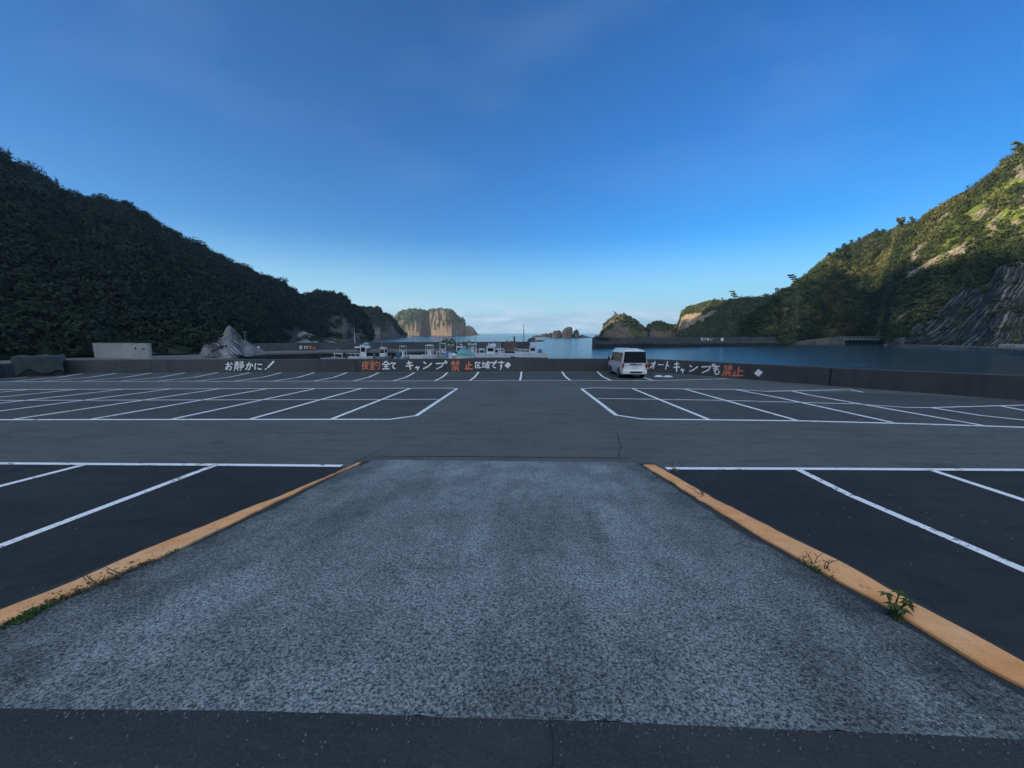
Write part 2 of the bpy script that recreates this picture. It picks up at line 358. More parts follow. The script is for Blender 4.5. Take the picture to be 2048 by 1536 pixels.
MAT['bark'] = M('bark', (0.07, 0.06, 0.05), (0.03, 0.027, 0.024), 8, 0.9, 0.5)
MAT['twig'] = M('grey_twig', (0.07, 0.07, 0.065), (0.035, 0.035, 0.033), 8, 0.9)

def carpaint(name, c, rough=0.3):
    m, nt, b = nt_new(name); g = NB(nt); b.inputs['Roughness'].default_value = rough; b.inputs['Coat Weight'].default_value = 0.5
    n = g.noise(1.4, 5); g.link(g.mix(g.rng(n, 0.3, 0.7), c, tuple(x*0.88 for x in c)), b.inputs['Base Color']); return m
MAT['vanw'] = carpaint('white_van_paint', (0.72, 0.73, 0.74))
MAT['glass'] = M('dark_window_glass', (0.012, 0.016, 0.020), (0.016, 0.020, 0.026), 2, 0.12, spec=0.35)
MAT['black'] = M('black_trim', (0.012, 0.012, 0.013), (0.02, 0.02, 0.02), 4, 0.6)
MAT['tyre'] = M('tyre_rubber', (0.018, 0.018, 0.019), (0.03, 0.03, 0.03), 9, 0.85)
MAT['steel'] = M('wheel_steel', (0.35, 0.36, 0.37), (0.25, 0.26, 0.27), 6, 0.4, metal=0.7)
MAT['red'] = M('tail_lamp_red', (0.34, 0.02, 0.015), (0.22, 0.012, 0.01), 5, 0.2)
MAT['clear'] = M('lamp_clear', (0.6, 0.6, 0.58), (0.5, 0.5, 0.5), 5, 0.2)
MAT['plate'] = M('number_plate', (0.62, 0.63, 0.62), (0.55, 0.56, 0.55), 12, 0.5)
MAT['chrome'] = M('badge_chrome', (0.55, 0.56, 0.58), (0.4, 0.4, 0.42), 9, 0.2, metal=0.9)
MAT['boatw'] = M('white_boat_gelcoat', (0.70, 0.73, 0.75), (0.48, 0.52, 0.55), 2.2, 0.4)
MAT['boatg'] = M('grey_boat_gelcoat', (0.42, 0.46, 0.48), (0.30, 0.33, 0.35), 2.2, 0.5)
MAT['boatgreen'] = M('pale_green_boat_paint', (0.26, 0.33, 0.29), (0.17, 0.22, 0.19), 2.2, 0.5)
MAT['deck'] = M('boat_deck', (0.30, 0.36, 0.38), (0.20, 0.24, 0.26), 3, 0.7)
MAT['boot'] = M('dark_boot_stripe', (0.03, 0.045, 0.07), (0.05, 0.06, 0.08), 3, 0.5)
MAT['bootred'] = M('red_boot_stripe', (0.22, 0.05, 0.04), (0.14, 0.04, 0.035), 3, 0.5)
MAT['bluecover'] = M('blue_tarp', (0.05, 0.17, 0.42), (0.04, 0.12, 0.32), 3, 0.7, 0.5, 0.05)
MAT['tealcover'] = M('teal_tarp', (0.10, 0.36, 0.38), (0.07, 0.26, 0.28), 3, 0.7, 0.5, 0.05)
MAT['rail'] = M('white_rail_pipe', (0.75, 0.77, 0.78), (0.6, 0.62, 0.63), 4, 0.4)
MAT['motor'] = M('outboard_cowling', (0.06, 0.16, 0.30), (0.04, 0.11, 0.22), 4, 0.4)
MAT['motork'] = M('black_outboard_cowling', (0.02, 0.022, 0.025), (0.03, 0.03, 0.032), 4, 0.4)
MAT['float'] = M('white_float', (0.75, 0.74, 0.66), (0.6, 0.6, 0.55), 6, 0.5)
MAT['net'] = M('green_fishing_net', (0.035, 0.075, 0.055), (0.07, 0.085, 0.075), 2.5, 0.95, 0.9, 0.2)
MAT['netbrown'] = M('brown_fishing_net', (0.07, 0.055, 0.05), (0.10, 0.085, 0.08), 2.5, 0.95, 0.9, 0.2)
MAT['tarp'] = M('dark_green_tarp', (0.022, 0.034, 0.036), (0.035, 0.050, 0.052), 1.6, 0.6, 0.6, 0.08)
MAT['pole'] = M('pale_pole', (0.50, 0.52, 0.53), (0.38, 0.40, 0.41), 3, 0.5)
MAT['darkpole'] = M('dark_pole', (0.05, 0.06, 0.08), (0.035, 0.04, 0.05), 3, 0.6)
MAT['sack'] = M('white_plastic_sack', (0.72, 0.74, 0.76), (0.5, 0.52, 0.54), 6, 0.6, 0.5, 0.02)
MAT['foam'] = M('sea_foam', (0.85, 0.88, 0.9), (0.6, 0.7, 0.78), 0.4, 0.9)
MAT['sign'] = M('white_sign_board', (0.72, 0.73, 0.74), (0.6, 0.62, 0.63), 3, 0.6)
MAT['crack'] = M('crack_filler', (0.012, 0.013, 0.015), (0.02, 0.022, 0.024), 8, 0.95)

# ------------------------------------------------------------------ noise (numpy)
_T = RNG.random((64, 64, 64))
def vn3(x, y, z):
    x = np.asarray(x, float); y = np.asarray(y, float)+0*x; z = np.asarray(z, float)+0*x
    xi = np.floor(x).astype(int); yi = np.floor(y).astype(int); zi = np.floor(z).astype(int)
    fx, fy, fz = x-xi, y-yi, z-zi
    fx = fx*fx*(3-2*fx); fy = fy*fy*(3-2*fy); fz = fz*fz*(3-2*fz)
    r = 0
    for a in (0, 1):
        for b in (0, 1):
            for c in (0, 1):
                r = r + _T[(xi+a) & 63, (yi+b) & 63, (zi+c) & 63]*(fx if a else 1-fx)*(fy if b else 1-fy)*(fz if c else 1-fz)
    return r*2-1
def fbm(x, y, z, o=5):
    a, r, t = 1.0, 0, 0
    for i in range(o): r = r + a*vn3(x, y, z); t += a; a *= 0.55; x = x*2.03+7.1; y = y*2.03+3.3; z = z*2.03+1.7
    return r/t

def grid_mesh(name, P, mat, attrs=None, smooth=True, parent=None):
    nu, nv = P.shape[:2]
    idx = np.arange(nu*nv).reshape(nu, nv)
    q = np.stack([idx[:-1, :-1], idx[1:, :-1], idx[1:, 1:], idx[:-1, 1:]], -1).reshape(-1, 4)
    me = bpy.data.meshes.new(name)
    me.vertices.add(nu*nv); me.vertices.foreach_set('co', P.reshape(-1).astype(np.float32))
    me.loops.add(len(q)*4); me.loops.foreach_set('vertex_index', q.reshape(-1).astype(np.int32))
    me.polygons.add(len(q)); me.polygons.foreach_set('loop_start', np.arange(0, len(q)*4, 4, dtype=np.int32))
    me.update(calc_edges=True); me.polygons.foreach_set('use_smooth', [smooth]*len(q))
    for k, a in (attrs or {}).items():
        at = me.attributes.new(k, 'FLOAT', 'POINT'); at.data.foreach_set('value', a.reshape(-1).astype(np.float32))
    me.materials.append(mat); me.update()
    o = bpy.data.objects.new(name, me); COL.objects.link(o)
    if parent is not None: o.parent = parent
    return o

def leaves_mesh(name, C, rad, n, size, mat, nrm=None, squash=0.75, parent=None, tint=None, elong=1.0):
    """leaf-sized faces scattered through clumps centred on C"""
    C = np.asarray(C, float); k = len(C); rad = np.broadcast_to(rad, (k,)); tot = k*n
    d = RNG.normal(size=(k, n, 3)); d /= np.linalg.norm(d, axis=2, keepdims=True)
    if nrm is not None:
        flip = np.sum(d*nrm[:, None, :], axis=2) < -0.25; d[flip] *= -1
    r = RNG.random((k, n))**0.45
    P = C[:, None, :]+d*r[:, :, None]*rad[:, None, None]*np.array([1, 1, squash])
    P = P.reshape(-1, 3); d = d.reshape(-1, 3)
    nn = d+RNG.normal(size=d.shape)*0.55; nn[:, 2] += 0.35; nn /= np.linalg.norm(nn, axis=1, keepdims=True)
    a = np.cross(nn, RNG.normal(size=d.shape)); a /= np.linalg.norm(a, axis=1, keepdims=True); b = np.cross(nn, a)
    s = size*(0.6+0.8*RNG.random(tot))[:, None]
    V = np.stack([P-a*s*elong-b*s*0.45, P+a*s*0.2*elong-b*s*0.6, P+a*s*elong+b*s*0.3, P-a*s*0.3*elong+b*s*0.6], 1).reshape(-1, 3)
    me = bpy.data.meshes.new(name)
    me.vertices.add(tot*4); me.vertices.foreach_set('co', V.reshape(-1).astype(np.float32))
    me.loops.add(tot*4); me.loops.foreach_set('vertex_index', np.arange(tot*4, dtype=np.int32))
    me.polygons.add(tot); me.polygons.foreach_set('loop_start', np.arange(0, tot*4, 4, dtype=np.int32))
    me.update(calc_edges=True)
    t = (RNG.random(k) if tint is None else tint)[:, None]*0.75+RNG.random((k, n))*0.25
    at = me.attributes.new('tint', 'FLOAT', 'POINT'); at.data.foreach_set('value', np.repeat(t.reshape(-1), 4).astype(np.float32))
    me.materials.append(mat); me.update()
    o = bpy.data.objects.new(name, me); COL.objects.link(o)
    if parent is not None: o.parent = parent
    return o

HILLS = {}
def hill(name, cols, mat, nu, nv, p=0.9, seed=0, amp=3.0, nsc=0.05, back=60, rock=None, ravine=2.0, ridge_amp=0.25, grassf=None, column=None, tag_=None, jag=0.0, ravf=40.0):
    """terrain strip: for each azimuth a foot (range, height) and a ridge (range, elevation) as seen from the road"""
    cols = sorted(cols, key=lambda c: c[0]); A = np.array([c[0] for c in cols]); E = np.array([c[1] for c in cols])
    Rr = np.array([c[2] for c in cols]); Rb = np.array([c[3] for c in cols]); Zb = np.array([c[4] for c in cols])
    az = np.linspace(A[0], A[-1], nu); e = np.interp(az, A, E); rr = np.interp(az, A, Rr); rb = np.interp(az, A, Rb); zb = np.interp(az, A, Zb)
    e = e + jag*fbm(az*2.5, seed, 0.3, 4)
    nb = max(6, nv//5)
    s = np.concatenate([np.linspace(0, 1, nv), 1+np.linspace(0, 1, nb+1)[1:]])
    Sg, Ag = np.meshgrid(s, np.radians(az)); front = np.clip(Sg, 0, 1); bk = np.clip(Sg-1, 0, 1)
    zr = (EYE+e*rr)[:, None]
    Rg = rb[:, None]+(rr-rb)[:, None]*front + bk*back
    Z = zb[:, None]+(zr-zb[:, None])*(front**p)*(1-bk**1.6) - bk*3
    X = Rg*np.sin(Ag); Y = Rg*np.cos(Ag)
    n1 = fbm(X*nsc+seed, Y*nsc, Z*nsc*0.7, 6); n2 = fbm(X*nsc*4+seed, Y*nsc*4, Z*nsc*1.5, 5)
    rav = fbm(Ag*ravf+seed, front*1.3, seed*0.37, 4)
    env = np.sin(np.pi*np.clip(front, 0, 1)**0.8)*(1-bk)+ridge_amp*0.6
    dR = (n1*amp+rav*ravine)*env + n2*amp*0.35*env
    dZ = (n1*amp*0.4+n2*amp*0.3)*np.where(front < 1, env, ridge_amp)
    dZ = np.where((front >= 1) & (bk == 0), n2*amp*ridge_amp*0.6, dZ)
    at = {}
    if column is not None:
        cmask = column(np.degrees(Ag), front, Z); at['column'] = cmask
        lean = np.interp(np.degrees(Ag), [0, 1, 44, 52.5], [-1.1, .75, 0.75, 0.05])
        arc = Ag*120.0
        ph = (arc - (Z+4)*lean)*2.6; at['phase'] = ph
        dR = dR*(1-0.75*cmask) - cmask*0.3*np.abs(np.sin(ph*.5+3*n1))
    k = 1+dR/np.maximum(Rg, 1)
    X = X*k; Y = Y*k; Z = Z+dZ
    P = np.stack([X, Y, Z], -1)
    rk = np.zeros_like(Z) if rock is None else rock(np.degrees(Ag), front, Z, X, Y)
    at['rock'] = rk*np.where(bk > 0, 0.3, 1)
    at['grass'] = np.zeros_like(Z) if grassf is None else grassf(np.degrees(Ag), front, Z)
    o = grid_mesh(name, P, mat, at)
    HILLS[name] = dict(P=P, rock=at['rock'], nv=nv, az=az, grass=at['grass'])
    return o
def scatter(hname, count, rmin, rmax, n, size, mat, oname, label, cat, maxrock=0.45, azr=None, lowtint=0.0, s0=0.0, s1=1.12, gfade=False, kind='stuff'):
    h = HILLS[hname]; P = h['P']; nu, nt_ = P.shape[:2]; j1 = min(nt_-2, int(h['nv']*s1)); j0 = int(h['nv']*s0)
    C = []; N = []
    a = P[1:, :-1]-P[:-1, :-1]; b = P[:-1, 1:]-P[:-1, :-1]; cr_ = np.cross(a, b); ar = np.linalg.norm(cr_, axis=2)
    ar = ar.copy(); ar[:, :j0] = 0; ar[:, j1:] = 0
    if azr: ar[(h['az'][:-1] < azr[0]) | (h['az'][:-1] > azr[1]), :] = 0
    # nearer surface shows larger: weight by 1/range
    rg = np.linalg.norm(P[:-1, :-1, :2], axis=2); w_ = (ar/rg).reshape(-1); w_ /= w_.sum()
    pick = RNG.choice(len(w_), size=int(count*1.5), p=w_); I, J = np.unravel_index(pick, ar.shape)
    rk = h['rock'][I, J]; keep = rk+0.35*(RNG.random(len(rk))-0.5) < maxrock
    if gfade: keep &= (h['grass'][I, J]*.6 < RNG.random(len(rk)))
    I, J = I[keep][:count], J[keep][:count]
    fu, fv = RNG.random(len(I))[:, None], RNG.random(len(I))[:, None]
    C = P[I, J]+(P[I+1, J]-P[I, J])*fu+(P[I, J+1]-P[I, J])*fv
    N = cr_[I, J]/np.maximum(ar[I, J], 1e-6)[:, None]; sg = np.sign(N[:, 2])[:, None]; sg[sg == 0] = 1; N = N*sg
    rad = rmin+(rmax-rmin)*RNG.random(len(I))**2
    C = C+np.array([0, 0, 1])*rad[:, None]*0.35
    tn = np.clip(0.5+0.5*fbm(C[:, 0]*0.06, C[:, 1]*0.06, C[:, 2]*0.06, 3)*1.6+0.35*(RNG.random(len(I))-0.5), 0, 1)
    o = leaves_mesh(oname, C, rad, n, size, mat, nrm=N, tint=tn)
    return tag(o, label, cat, kind=kind)
def px(u, v, rr, rb, zb): a, e = azel(u, v); return (a, e, rr, rb, zb)
#@@PART2
# ================================================================== GROUND
def struct(o, label=None): return tag(o, label, None, kind='structure')
# parking lot sheet following gz
WALLPX = [(110, 747.5), (350, 745.5), (600, 744.5), (900, 743.5), (1190, 743.3), (1262, 743.5), (1310, 745), (1370, 748.5), (1450, 755), (1540, 762), (1640, 770), (1850, 786), (2048, 801)]
WL = [lot(u, v) for u, v in WALLPX]
WL = [(p.x, p.y) for p in WL]
WEXT = WL + [(WL[-1][0]+5.5, WL[-1][1]-9), (WL[-1][0]+12, -12)]
def lot_sheet():
    xs = np.linspace(-75, 50, 90); ys = np.concatenate([np.linspace(-45, 20, 14), np.linspace(20.5, 33.5, 27)])
    # far edge follows the wall line
    wx = np.array([p[0] for p in WEXT[:-2]]); wy = np.array([p[1] for p in WEXT[:-2]])
    P = np.zeros((len(xs), len(ys), 3))
    for i, x in enumerate(xs):
        lim = np.interp(x, wx, wy) + 0.2 if x > wx[0] else 45
        if x > wx[-1]: lim = max(wy[-1]-(x-wx[-1])*1.64+0.2, -44)
        for j, y in enumerate(ys):
            yy = min(y, lim) if x > wx[0] else y
            P[i, j] = (x, yy, gz(x, yy))
    return grid_mesh('parking_lot', P, MAT['lane'], smooth=False)
struct(lot_sheet())

def sheet(name, pts, fn, dz, mat, step=1.2):
    """a thin sheet lying on surface fn: outline of world (x,y) points, cut into a fan grid"""
    bm = bmesh.new(); vs = [bm.verts.new((x, y, 0)) for x, y in pts]; bm.faces.new(vs)
    ys = [p[1] for p in pts]; y = math.floor(min(ys))
    while y < max(ys):
        bmesh.ops.bisect_plane(bm, geom=bm.verts[:]+bm.edges[:]+bm.faces[:], plane_co=(0, y, 0), plane_no=(0, 1, 0)); y += step
    for v in bm.verts: v.co.z = fn(v.co.x, v.co.y)+dz
    bmesh.ops.recalc_face_normals(bm, faces=bm.faces)
    for f in bm.faces:
        if f.normal.z < 0: f.normal_flip()
    me = bpy.data.meshes.new(name); bm.to_mesh(me); bm.free(); me.materials.append(mat)
    o = bpy.data.objects.new(name, me); COL.objects.link(o); return o
def lp(pts): return [(p.x, p.y) for p in (lot(u, v) for u, v in pts)]
struct(sheet('bay_surface', lp([(-300, 839), (0, 840), (780, 839), (835, 832), (915, 777), (880, 776), (0, 779), (-300, 781)]), gz, 0.004, MAT['bay']))
struct(sheet('bay_surface', lp([(1165, 777), (1185, 776), (1530, 783), (1727, 785), (2048, 800), (2400, 826), (2400, 862), (2048, 855), (1850, 847), (1600, 842), (1285, 838), (1232, 831)]), gz, 0.004, MAT['bay']))
struct(sheet('bay_surface', lp([(-200, 764), (0, 764), (650, 762.5), (1300, 761.5), (1450, 757), (1440, 755.5), (1300, 745.5), (600, 745.5), (110, 748.5), (-200, 758)]), gz, 0.004, MAT['bay']))
# ramp curbs: outer and inner edges traced on the ramp surface
KL_o = [(744, 917), (536, 1000), (454, 1032), (293, 1097), (141, 1165), (0, 1218), (-160, 1290), (-420, 1405)]
KL_i = [(716, 925), (557, 1000), (381, 1085), (293, 1121), (97, 1202), (0, 1245), (-160, 1318), (-420, 1440)]
KR_o = [(1310, 929), (1406, 984), (1546, 1056), (1679, 1122), (1796, 1186), (1912, 1247), (2048, 1321), (2260, 1440)]
KR_i = [(1287, 929), (1363, 976), (1492, 1054), (1624, 1130), (1776, 1210), (1835, 1249), (1963, 1325), (2048, 1368), (2180, 1440)]
CR = [(1262, 917.5), (1340, 970), (1468, 1056), (1640, 1149), (1776, 1231), (1912, 1309), (2048, 1400), (2160, 1475)]
CLft = [(757, 915), (690, 942), (565, 1008), (400, 1085), (250, 1150), (100, 1215), (0, 1258), (-160, 1330), (-420, 1455)]
def rp(pts, dz=0.0): return [ramp(u, v, dz) for u, v in pts]
FR = lp([(-700, 921), (0, 926), (690, 931)]); 
struct(sheet('bay_surface', lp([(-700, 925), (0, 927), (690, 932)])+[(-3.3, 1.0), (-40, 1.0)], gz, 0.004, MAT['dark']))
struct(sheet('bay_surface', lp([(1330, 936), (2048, 942), (2600, 948)])+[(30, 1.0), (3.0, 1.0)], gz, 0.004, MAT['dark']))

YR = 1.47                                     # where the ramp meets the road
def embank():
    L = [(p.x-0.03, p.y) for p in rp(KL_o)]; Rg_ = [(p.x+0.03, p.y) for p in rp(KR_o)]
    ys = [YR, 2.2, 3, 4, 5, 6, 6.6, 7.2, 7.7]
    li = lambda Q, y: np.interp(y, [q[1] for q in sorted(Q, key=lambda q: q[1])], [q[0] for q in sorted(Q, key=lambda q: q[1])])
    mb = MB(); vs = []
    for y in ys:
        a, b = float(li(L, y)), float(li(Rg_, y)); z = rz(0, y)
        vs += [(a, y, gz(a, y)-0.3), (a, y, z), (b, y, z), (b, y, gz(b, y)-0.3)]
    fs = []
    for i in range(len(ys)-1):
        for k in range(3): fs.append((4*i+k, 4*i+k+1, 4*i+5+k, 4*i+4+k))
    n = len(ys)-1; fs += [(0, 3, 2, 1), (4*n, 4*n+1, 4*n+2, 4*n+3)]
    mb.add(vs, fs); return mb.build('ramp', MAT['road'])
struct(embank())
mb = MB()                                      # the concrete surface of the ramp, 8 mm proud
cl = rp(CLft, 0.008); cr_ = rp(CR, 0.008)
def samp(Q, y):
    Q = sorted(Q, key=lambda q: q.y); return float(np.interp(y, [q.y for q in Q], [q.x for q in Q]))
far = [ramp(757, 915, 0.008), ramp(900, 914, .008), ramp(1050, 915.5, .008), ramp(1180, 916.5, .008), ramp(1262, 917.5, .008)]
edge = [(-420, 1409), (0, 1417), (150, 1419), (300, 1421), (470, 1421), (600, 1426), (760, 1429), (900, 1436), (1100, 1440), (1300, 1448), (1500, 1457), (1700, 1464), (1900, 1473), (2100, 1482)]
near = rp(edge, 0.008)
ys = np.linspace(0.0, 1.0, 30); NX = 240; V = np.zeros((NX, 30, 3))
fy = lambda t: float(np.interp(t, np.linspace(0, 1, len(far)), [q.y for q in far]))
nearx = [q.x for q in near]; neary = [q.y for q in near]
for i in range(NX):
    t = i/(NX-1)
    for j, s_ in enumerate(ys):
        # rows between the ragged near edge and the far edge
        x0 = samp(cl, 1.6)*(1-t)+samp(cr_, 1.6)*t; yn = float(np.interp(x0, nearx, neary)) + 0.014*float(vn3(x0*9, 0.5, 0.5))+0.010*float(vn3(x0*40, 2.5, 0.5))
        y = yn*(1-s_)+fy(t)*s_
        x = samp(cl, y)*(1-t)+samp(cr_, y)*t
        if t == 0 or t == 1: x += 0.02*float(vn3(y*6, t*5, 0.2))
        V[i, j] = (x, y, rz(x, y)+0.008)
tt_ = np.linspace(0, 1, NX)[:, None]+np.zeros((1, 30)); struct(grid_mesh('ramp_surface', V, MAT['ramp'], {'edge': np.clip(1-np.minimum(tt_, 1-tt_)/.13, 0, 1)}, smooth=False))
# road at the top of the ramp
zroad = rz(0, YR)
mb = MB()
nr = [(-24.0, 0.55)]+[(q.x, q.y) for q in rp([(-420, 1409)])]+[(float(x), float(np.interp(x, nearx, neary))-0.0) for x in np.linspace(nearx[0]+.2, nearx[-1]-.1, 40)]+[(24.0, 0.9)]
vs = [(x, y, rz(x, max(y, 1.2))+0.010 if abs(x) < 3.5 else zroad) for x, y in nr]+[(x, y-0.5, zroad+0.004) for x, y in nr]+[(x, -40, zroad+0.3) for x, y in nr]+[(x, y, -0.6) for x, y in nr]
n = len(nr); fs = []
for i in range(n-1):
    fs += [(i, n+i, n+i+1, i+1), (n+i, 2*n+i, 2*n+i+1, n+i+1), (i, i+1, 3*n+i+1, 3*n+i)]
mb.add(vs, fs); struct(mb.build('road', MAT['road']))

def kerb(name, outer, inner, h=0.022):
    o_ = rp(outer, h); i_ = rp(inner, h)
    yy = np.linspace(max(min(q.y for q in o_), min(q.y for q in i_)), min(max(q.y for q in o_), max(q.y for q in i_)), 90)
    mb = MB(); vs = []; fs = []
    for y in yy:
        a = samp(o_, y); b = samp(i_, y); w_ = 0.02
        a += w_*float(vn3(y*3.1, 1.5, a))+0.012*float(vn3(y*12, 1.5, a)); b += w_*float(vn3(y*3.7, 5.5, b))+0.011*float(vn3(y*13, 1.5, b)); z = rz(0, y)
        m_ = (a+b)/2; hz = h+0.008*float(vn3(y*2.5, 2.2, 0))
        vs += [(a, y, z-0.35), (a, y, z+hz-0.006), (a+(b-a)*0.07, y, z+hz), (b-(b-a)*0.07, y, z+hz), (b, y, z+hz-0.008), (b, y, z-0.02)]
    for i in range(len(yy)-1):
        for k in range(5): fs.append((6*i+k, 6*i+k+1, 6*i+7+k, 6*i+6+k))
    n = len(yy)-1; fs += [(5, 4, 3, 2, 1, 0), tuple(6*n+k for k in range(6))]
    mb.add(vs, fs)
    o = mb.build(name, MAT['kerb']); struct(o)
    return o
kerb('kerb', KL_o, KL_i); kerb('kerb', KR_o, KR_i)

# ------------------------------------------------------------------ painted lines
def ribbon(mb, pts, width, fn, dz, sub=0.6, m=0):
    P = []
    for a, b in zip(pts[:-1], pts[1:]):
        n = max(1, int((Vector(b)-Vector(a)).length/sub))
        for i in range(n): P.append(Vector(a).lerp(Vector(b), i/n))
    P.append(Vector(pts[-1]))
    vs = []
    for i, p in enumerate(P):
        t = P[min(i+1, len(P)-1)]-P[max(i-1, 0)]
        if t.length < 1e-6: t = Vector((1, 0))
        t.normalize(); n_ = Vector((-t.y, t.x))*width/2
        for q in (p+n_, p-n_): vs.append((q.x, q.y, fn(q.x, q.y)+dz))
    mb.add(vs, [(2*i, 2*i+1, 2*i+3, 2*i+2) for i in range(len(P)-1)], m)
LN = MB()
def line(px_, wd=0.13, dz=0.008): ribbon(LN, [Vector(p) for p in lp(px_)], wd, gz, dz)
# back row (against the sea wall)
line([(-300, 765), (0, 764), (60, 763.2), (650, 762.3), (1040, 761.0), (1100, 760.9), (1300, 761.3), (1330, 761), (1454, 757.5)], 0.15)
backs = [(1043, 743.5, 1040, 761), (1124, 743.2, 1140, 760.5), (1194, 743, 1222, 761), (957, 744, 940, 761)]
tops = [895, 829, 758, 694, 629, 562, 500, 435, 371, 307, 240, 176, 113]; bots = [868, 785, 705, 628, 547, 470, 392, 315, 242, 165, 88, 30, -60]
for a, b in zip(tops, bots): backs.append((a, 745.2, b, 762.3))
for a, va, b, vb in backs:
    mu = (a*0.45+b*0.55)+(1.5 if b < a else -3.5)*(abs(a-b) > 6)*0; vm = (va+vb)/2+1.0
    line([(a, va), ((a+b)/2+(-(b-a))*0.10, vm), (b, vb)], 0.14)
line([(1286, 754.5), (1306, 761)], 0.14)
# middle block, left
line([(-300, 841), (0, 839.8), (400, 839.3), (780, 839), (833, 831.5), (914, 777.5), (903, 776.6), (640, 777), (0, 779.5), (-300, 781)], 0.15)
line([(-300, 802), (0, 801), (876, 799)], 0.11)
ml = [(820, 777, 663, 838.5), (723, 777, 500, 838.6), (630, 777.5, 343, 838.8), (533, 777.8, 181, 839), (438, 778, 23, 839.5), (340, 778.3, -136, 840), (247, 778.6, -300, 841), (153, 779, -460, 841), (62, 779, -620, 842)]
for a, va, b, vb in ml: line([(a, va), (b, vb)], 0.14)
# middle block, right
line([(1470, 779), (1186, 776), (1163, 777.8), (1232, 830.5), (1285, 838.5), (1600, 842), (1850, 848.5), (2048, 855), (2400, 866)], 0.15)
line([(1470, 779), (1530, 783), (1700, 779.5), (1727, 784.8)], 0.15)
line([(1194, 797), (1450, 801), (1710, 808), (1812, 815.2), (1862, 815.5), (2048, 810.5), (2300, 806)], 0.11)
for q in ([(1263, 776.5), (1418, 839.5)], [(1367, 777.5), (1597, 842)], [(1472, 779.5), (1560, 796), (1784, 845)], [(1580, 781.5), (1623, 791), (1965, 851)], [(1862, 815.5), (1960, 831), (2250, 862)], [(2000, 812), (2048, 821), (2200, 843)]):
    line(q, 0.14)
# front rows either side of the ramp
line([(-700, 923), (0, 927.3), (170, 928.5), (432, 930), (684, 932.3)], 0.13)
line([(168, 930), (0, 973), (-500, 1100)], 0.13); line([(430, 931), (0, 1093), (-300, 1206)], 0.13)
line([(1332, 937.3), (1600, 938), (2048, 940.5), (2600, 945)], 0.13)
line([(1595, 939), (1700, 991), (2048, 1141), (2500, 1336)], 0.13); line([(1858, 939), (2048, 1001), (2500, 1146)], 0.13)
struct(LN.build('road_marking', MAT['line']))
# cracks and seams
CK = MB()
def crack(px_, wd, fn=gz, dz=0.0065, jit=0.012):
    P = []
    q = [Vector((p.x, p.y)) for p in (on_s(u, v, fn) for u, v in px_)]
    for a, b in zip(q[:-1], q[1:]):
        n = max(2, int((b-a).length/0.15))
        for i in range(n): P.append(a.lerp(b, i/n)+Vector((random.uniform(-jit, jit), random.uniform(-jit, jit))))
    P.append(q[-1]); ribbon(CK, P, wd, fn, dz, sub=9)
crack([(1234, 867), (1240, 885), (1243, 897), (1239, 900), (1238, 915)], 0.018)
crack([(1140, 864), (1234, 866), (1500, 869), (2000, 872)], 0.012)
crack([(755, 914.3), (900, 913.3), (1050, 914.8), (1262, 916.5)], 0.03, gz, 0.0065, 0.006)
crack([(700, 930), (812, 877)], 0.012); crack([(1130, 864), (560, 866), (100, 868)], 0.008)
crack([(1378, 838), (1410, 862)], 0.014); crack([(1640, 842), (1700, 866)], 0.014)
struct(CK.build('pavement_crack', MAT['crack']))
CK = MB()
crack([(1100, 1441), (1104, 1480), (1106, 1540)], 0.006, rz, 0.0135, 0.004)
struct(CK.build('pavement_crack', MAT['crack']))

# ------------------------------------------------------------------ sea
sx = np.array([-4000, -2500, -900, -400, -200, -100, -40, 0, 40, 100, 200, 400, 900, 2500, 4000.])
sy = np.array([-600, -100, 0, 30, 60, 100, 160, 240, 400, 700, 1200, 2500, 3200, 4200.])
P = np.zeros((len(sx), len(sy), 3)); P[..., 0] = sx[:, None]; P[..., 1] = sy[None]; P[..., 2] = SEA
struct(grid_mesh('sea', P, MAT['sea']))

# ================================================================== SEA WALL
def prism_wall(pts, topf, bot, th, side=1):
    """solid wall on a plan polyline: inner face on the line, thickness away from the lot"""
    n = len(pts); off = []
    for i in range(n):
        a = Vector(pts[max(i-1, 0)]); b = Vector(pts[min(i+1, n-1)]); t = (b-a).normalized(); off.append(Vector((-t.y, t.x))*th*side)
    vs = []
    for i, p in enumerate(pts):
        zt = topf(*p); q = Vector(p)+off[i]; pin = Vector(p)
        vs += [(pin.x, pin.y, bot), (pin.x, pin.y, zt-0.03), (pin.x+off[i].x*.08, pin.y+off[i].y*.08, zt), (q.x-off[i].x*.08, q.y-off[i].y*.08, zt), (q.x, q.y, zt-0.03), (q.x, q.y, bot)]
    fs = []
    for i in range(n-1):
        for k in range(5): fs.append((6*i+k, 6*(i+1)+k, 6*(i+1)+k+1, 6*i+k+1))
    fs += [tuple(range(6)), tuple(6*(n-1)+k for k in reversed(range(6)))]
    mb = MB(); mb.add(vs, fs); return mb
WALLH = 1.04
wall = empty('sea_wall', (0, 0, 0)); tag(wall, 'long low dark concrete sea wall behind the car park painted with large white and orange writing', 'wall')
wb = prism_wall(WEXT, lambda x, y: gz(x, y)+WALLH, SEA-2, 0.42).build('wall_body', MAT['wall'], wall)
jb = MB()
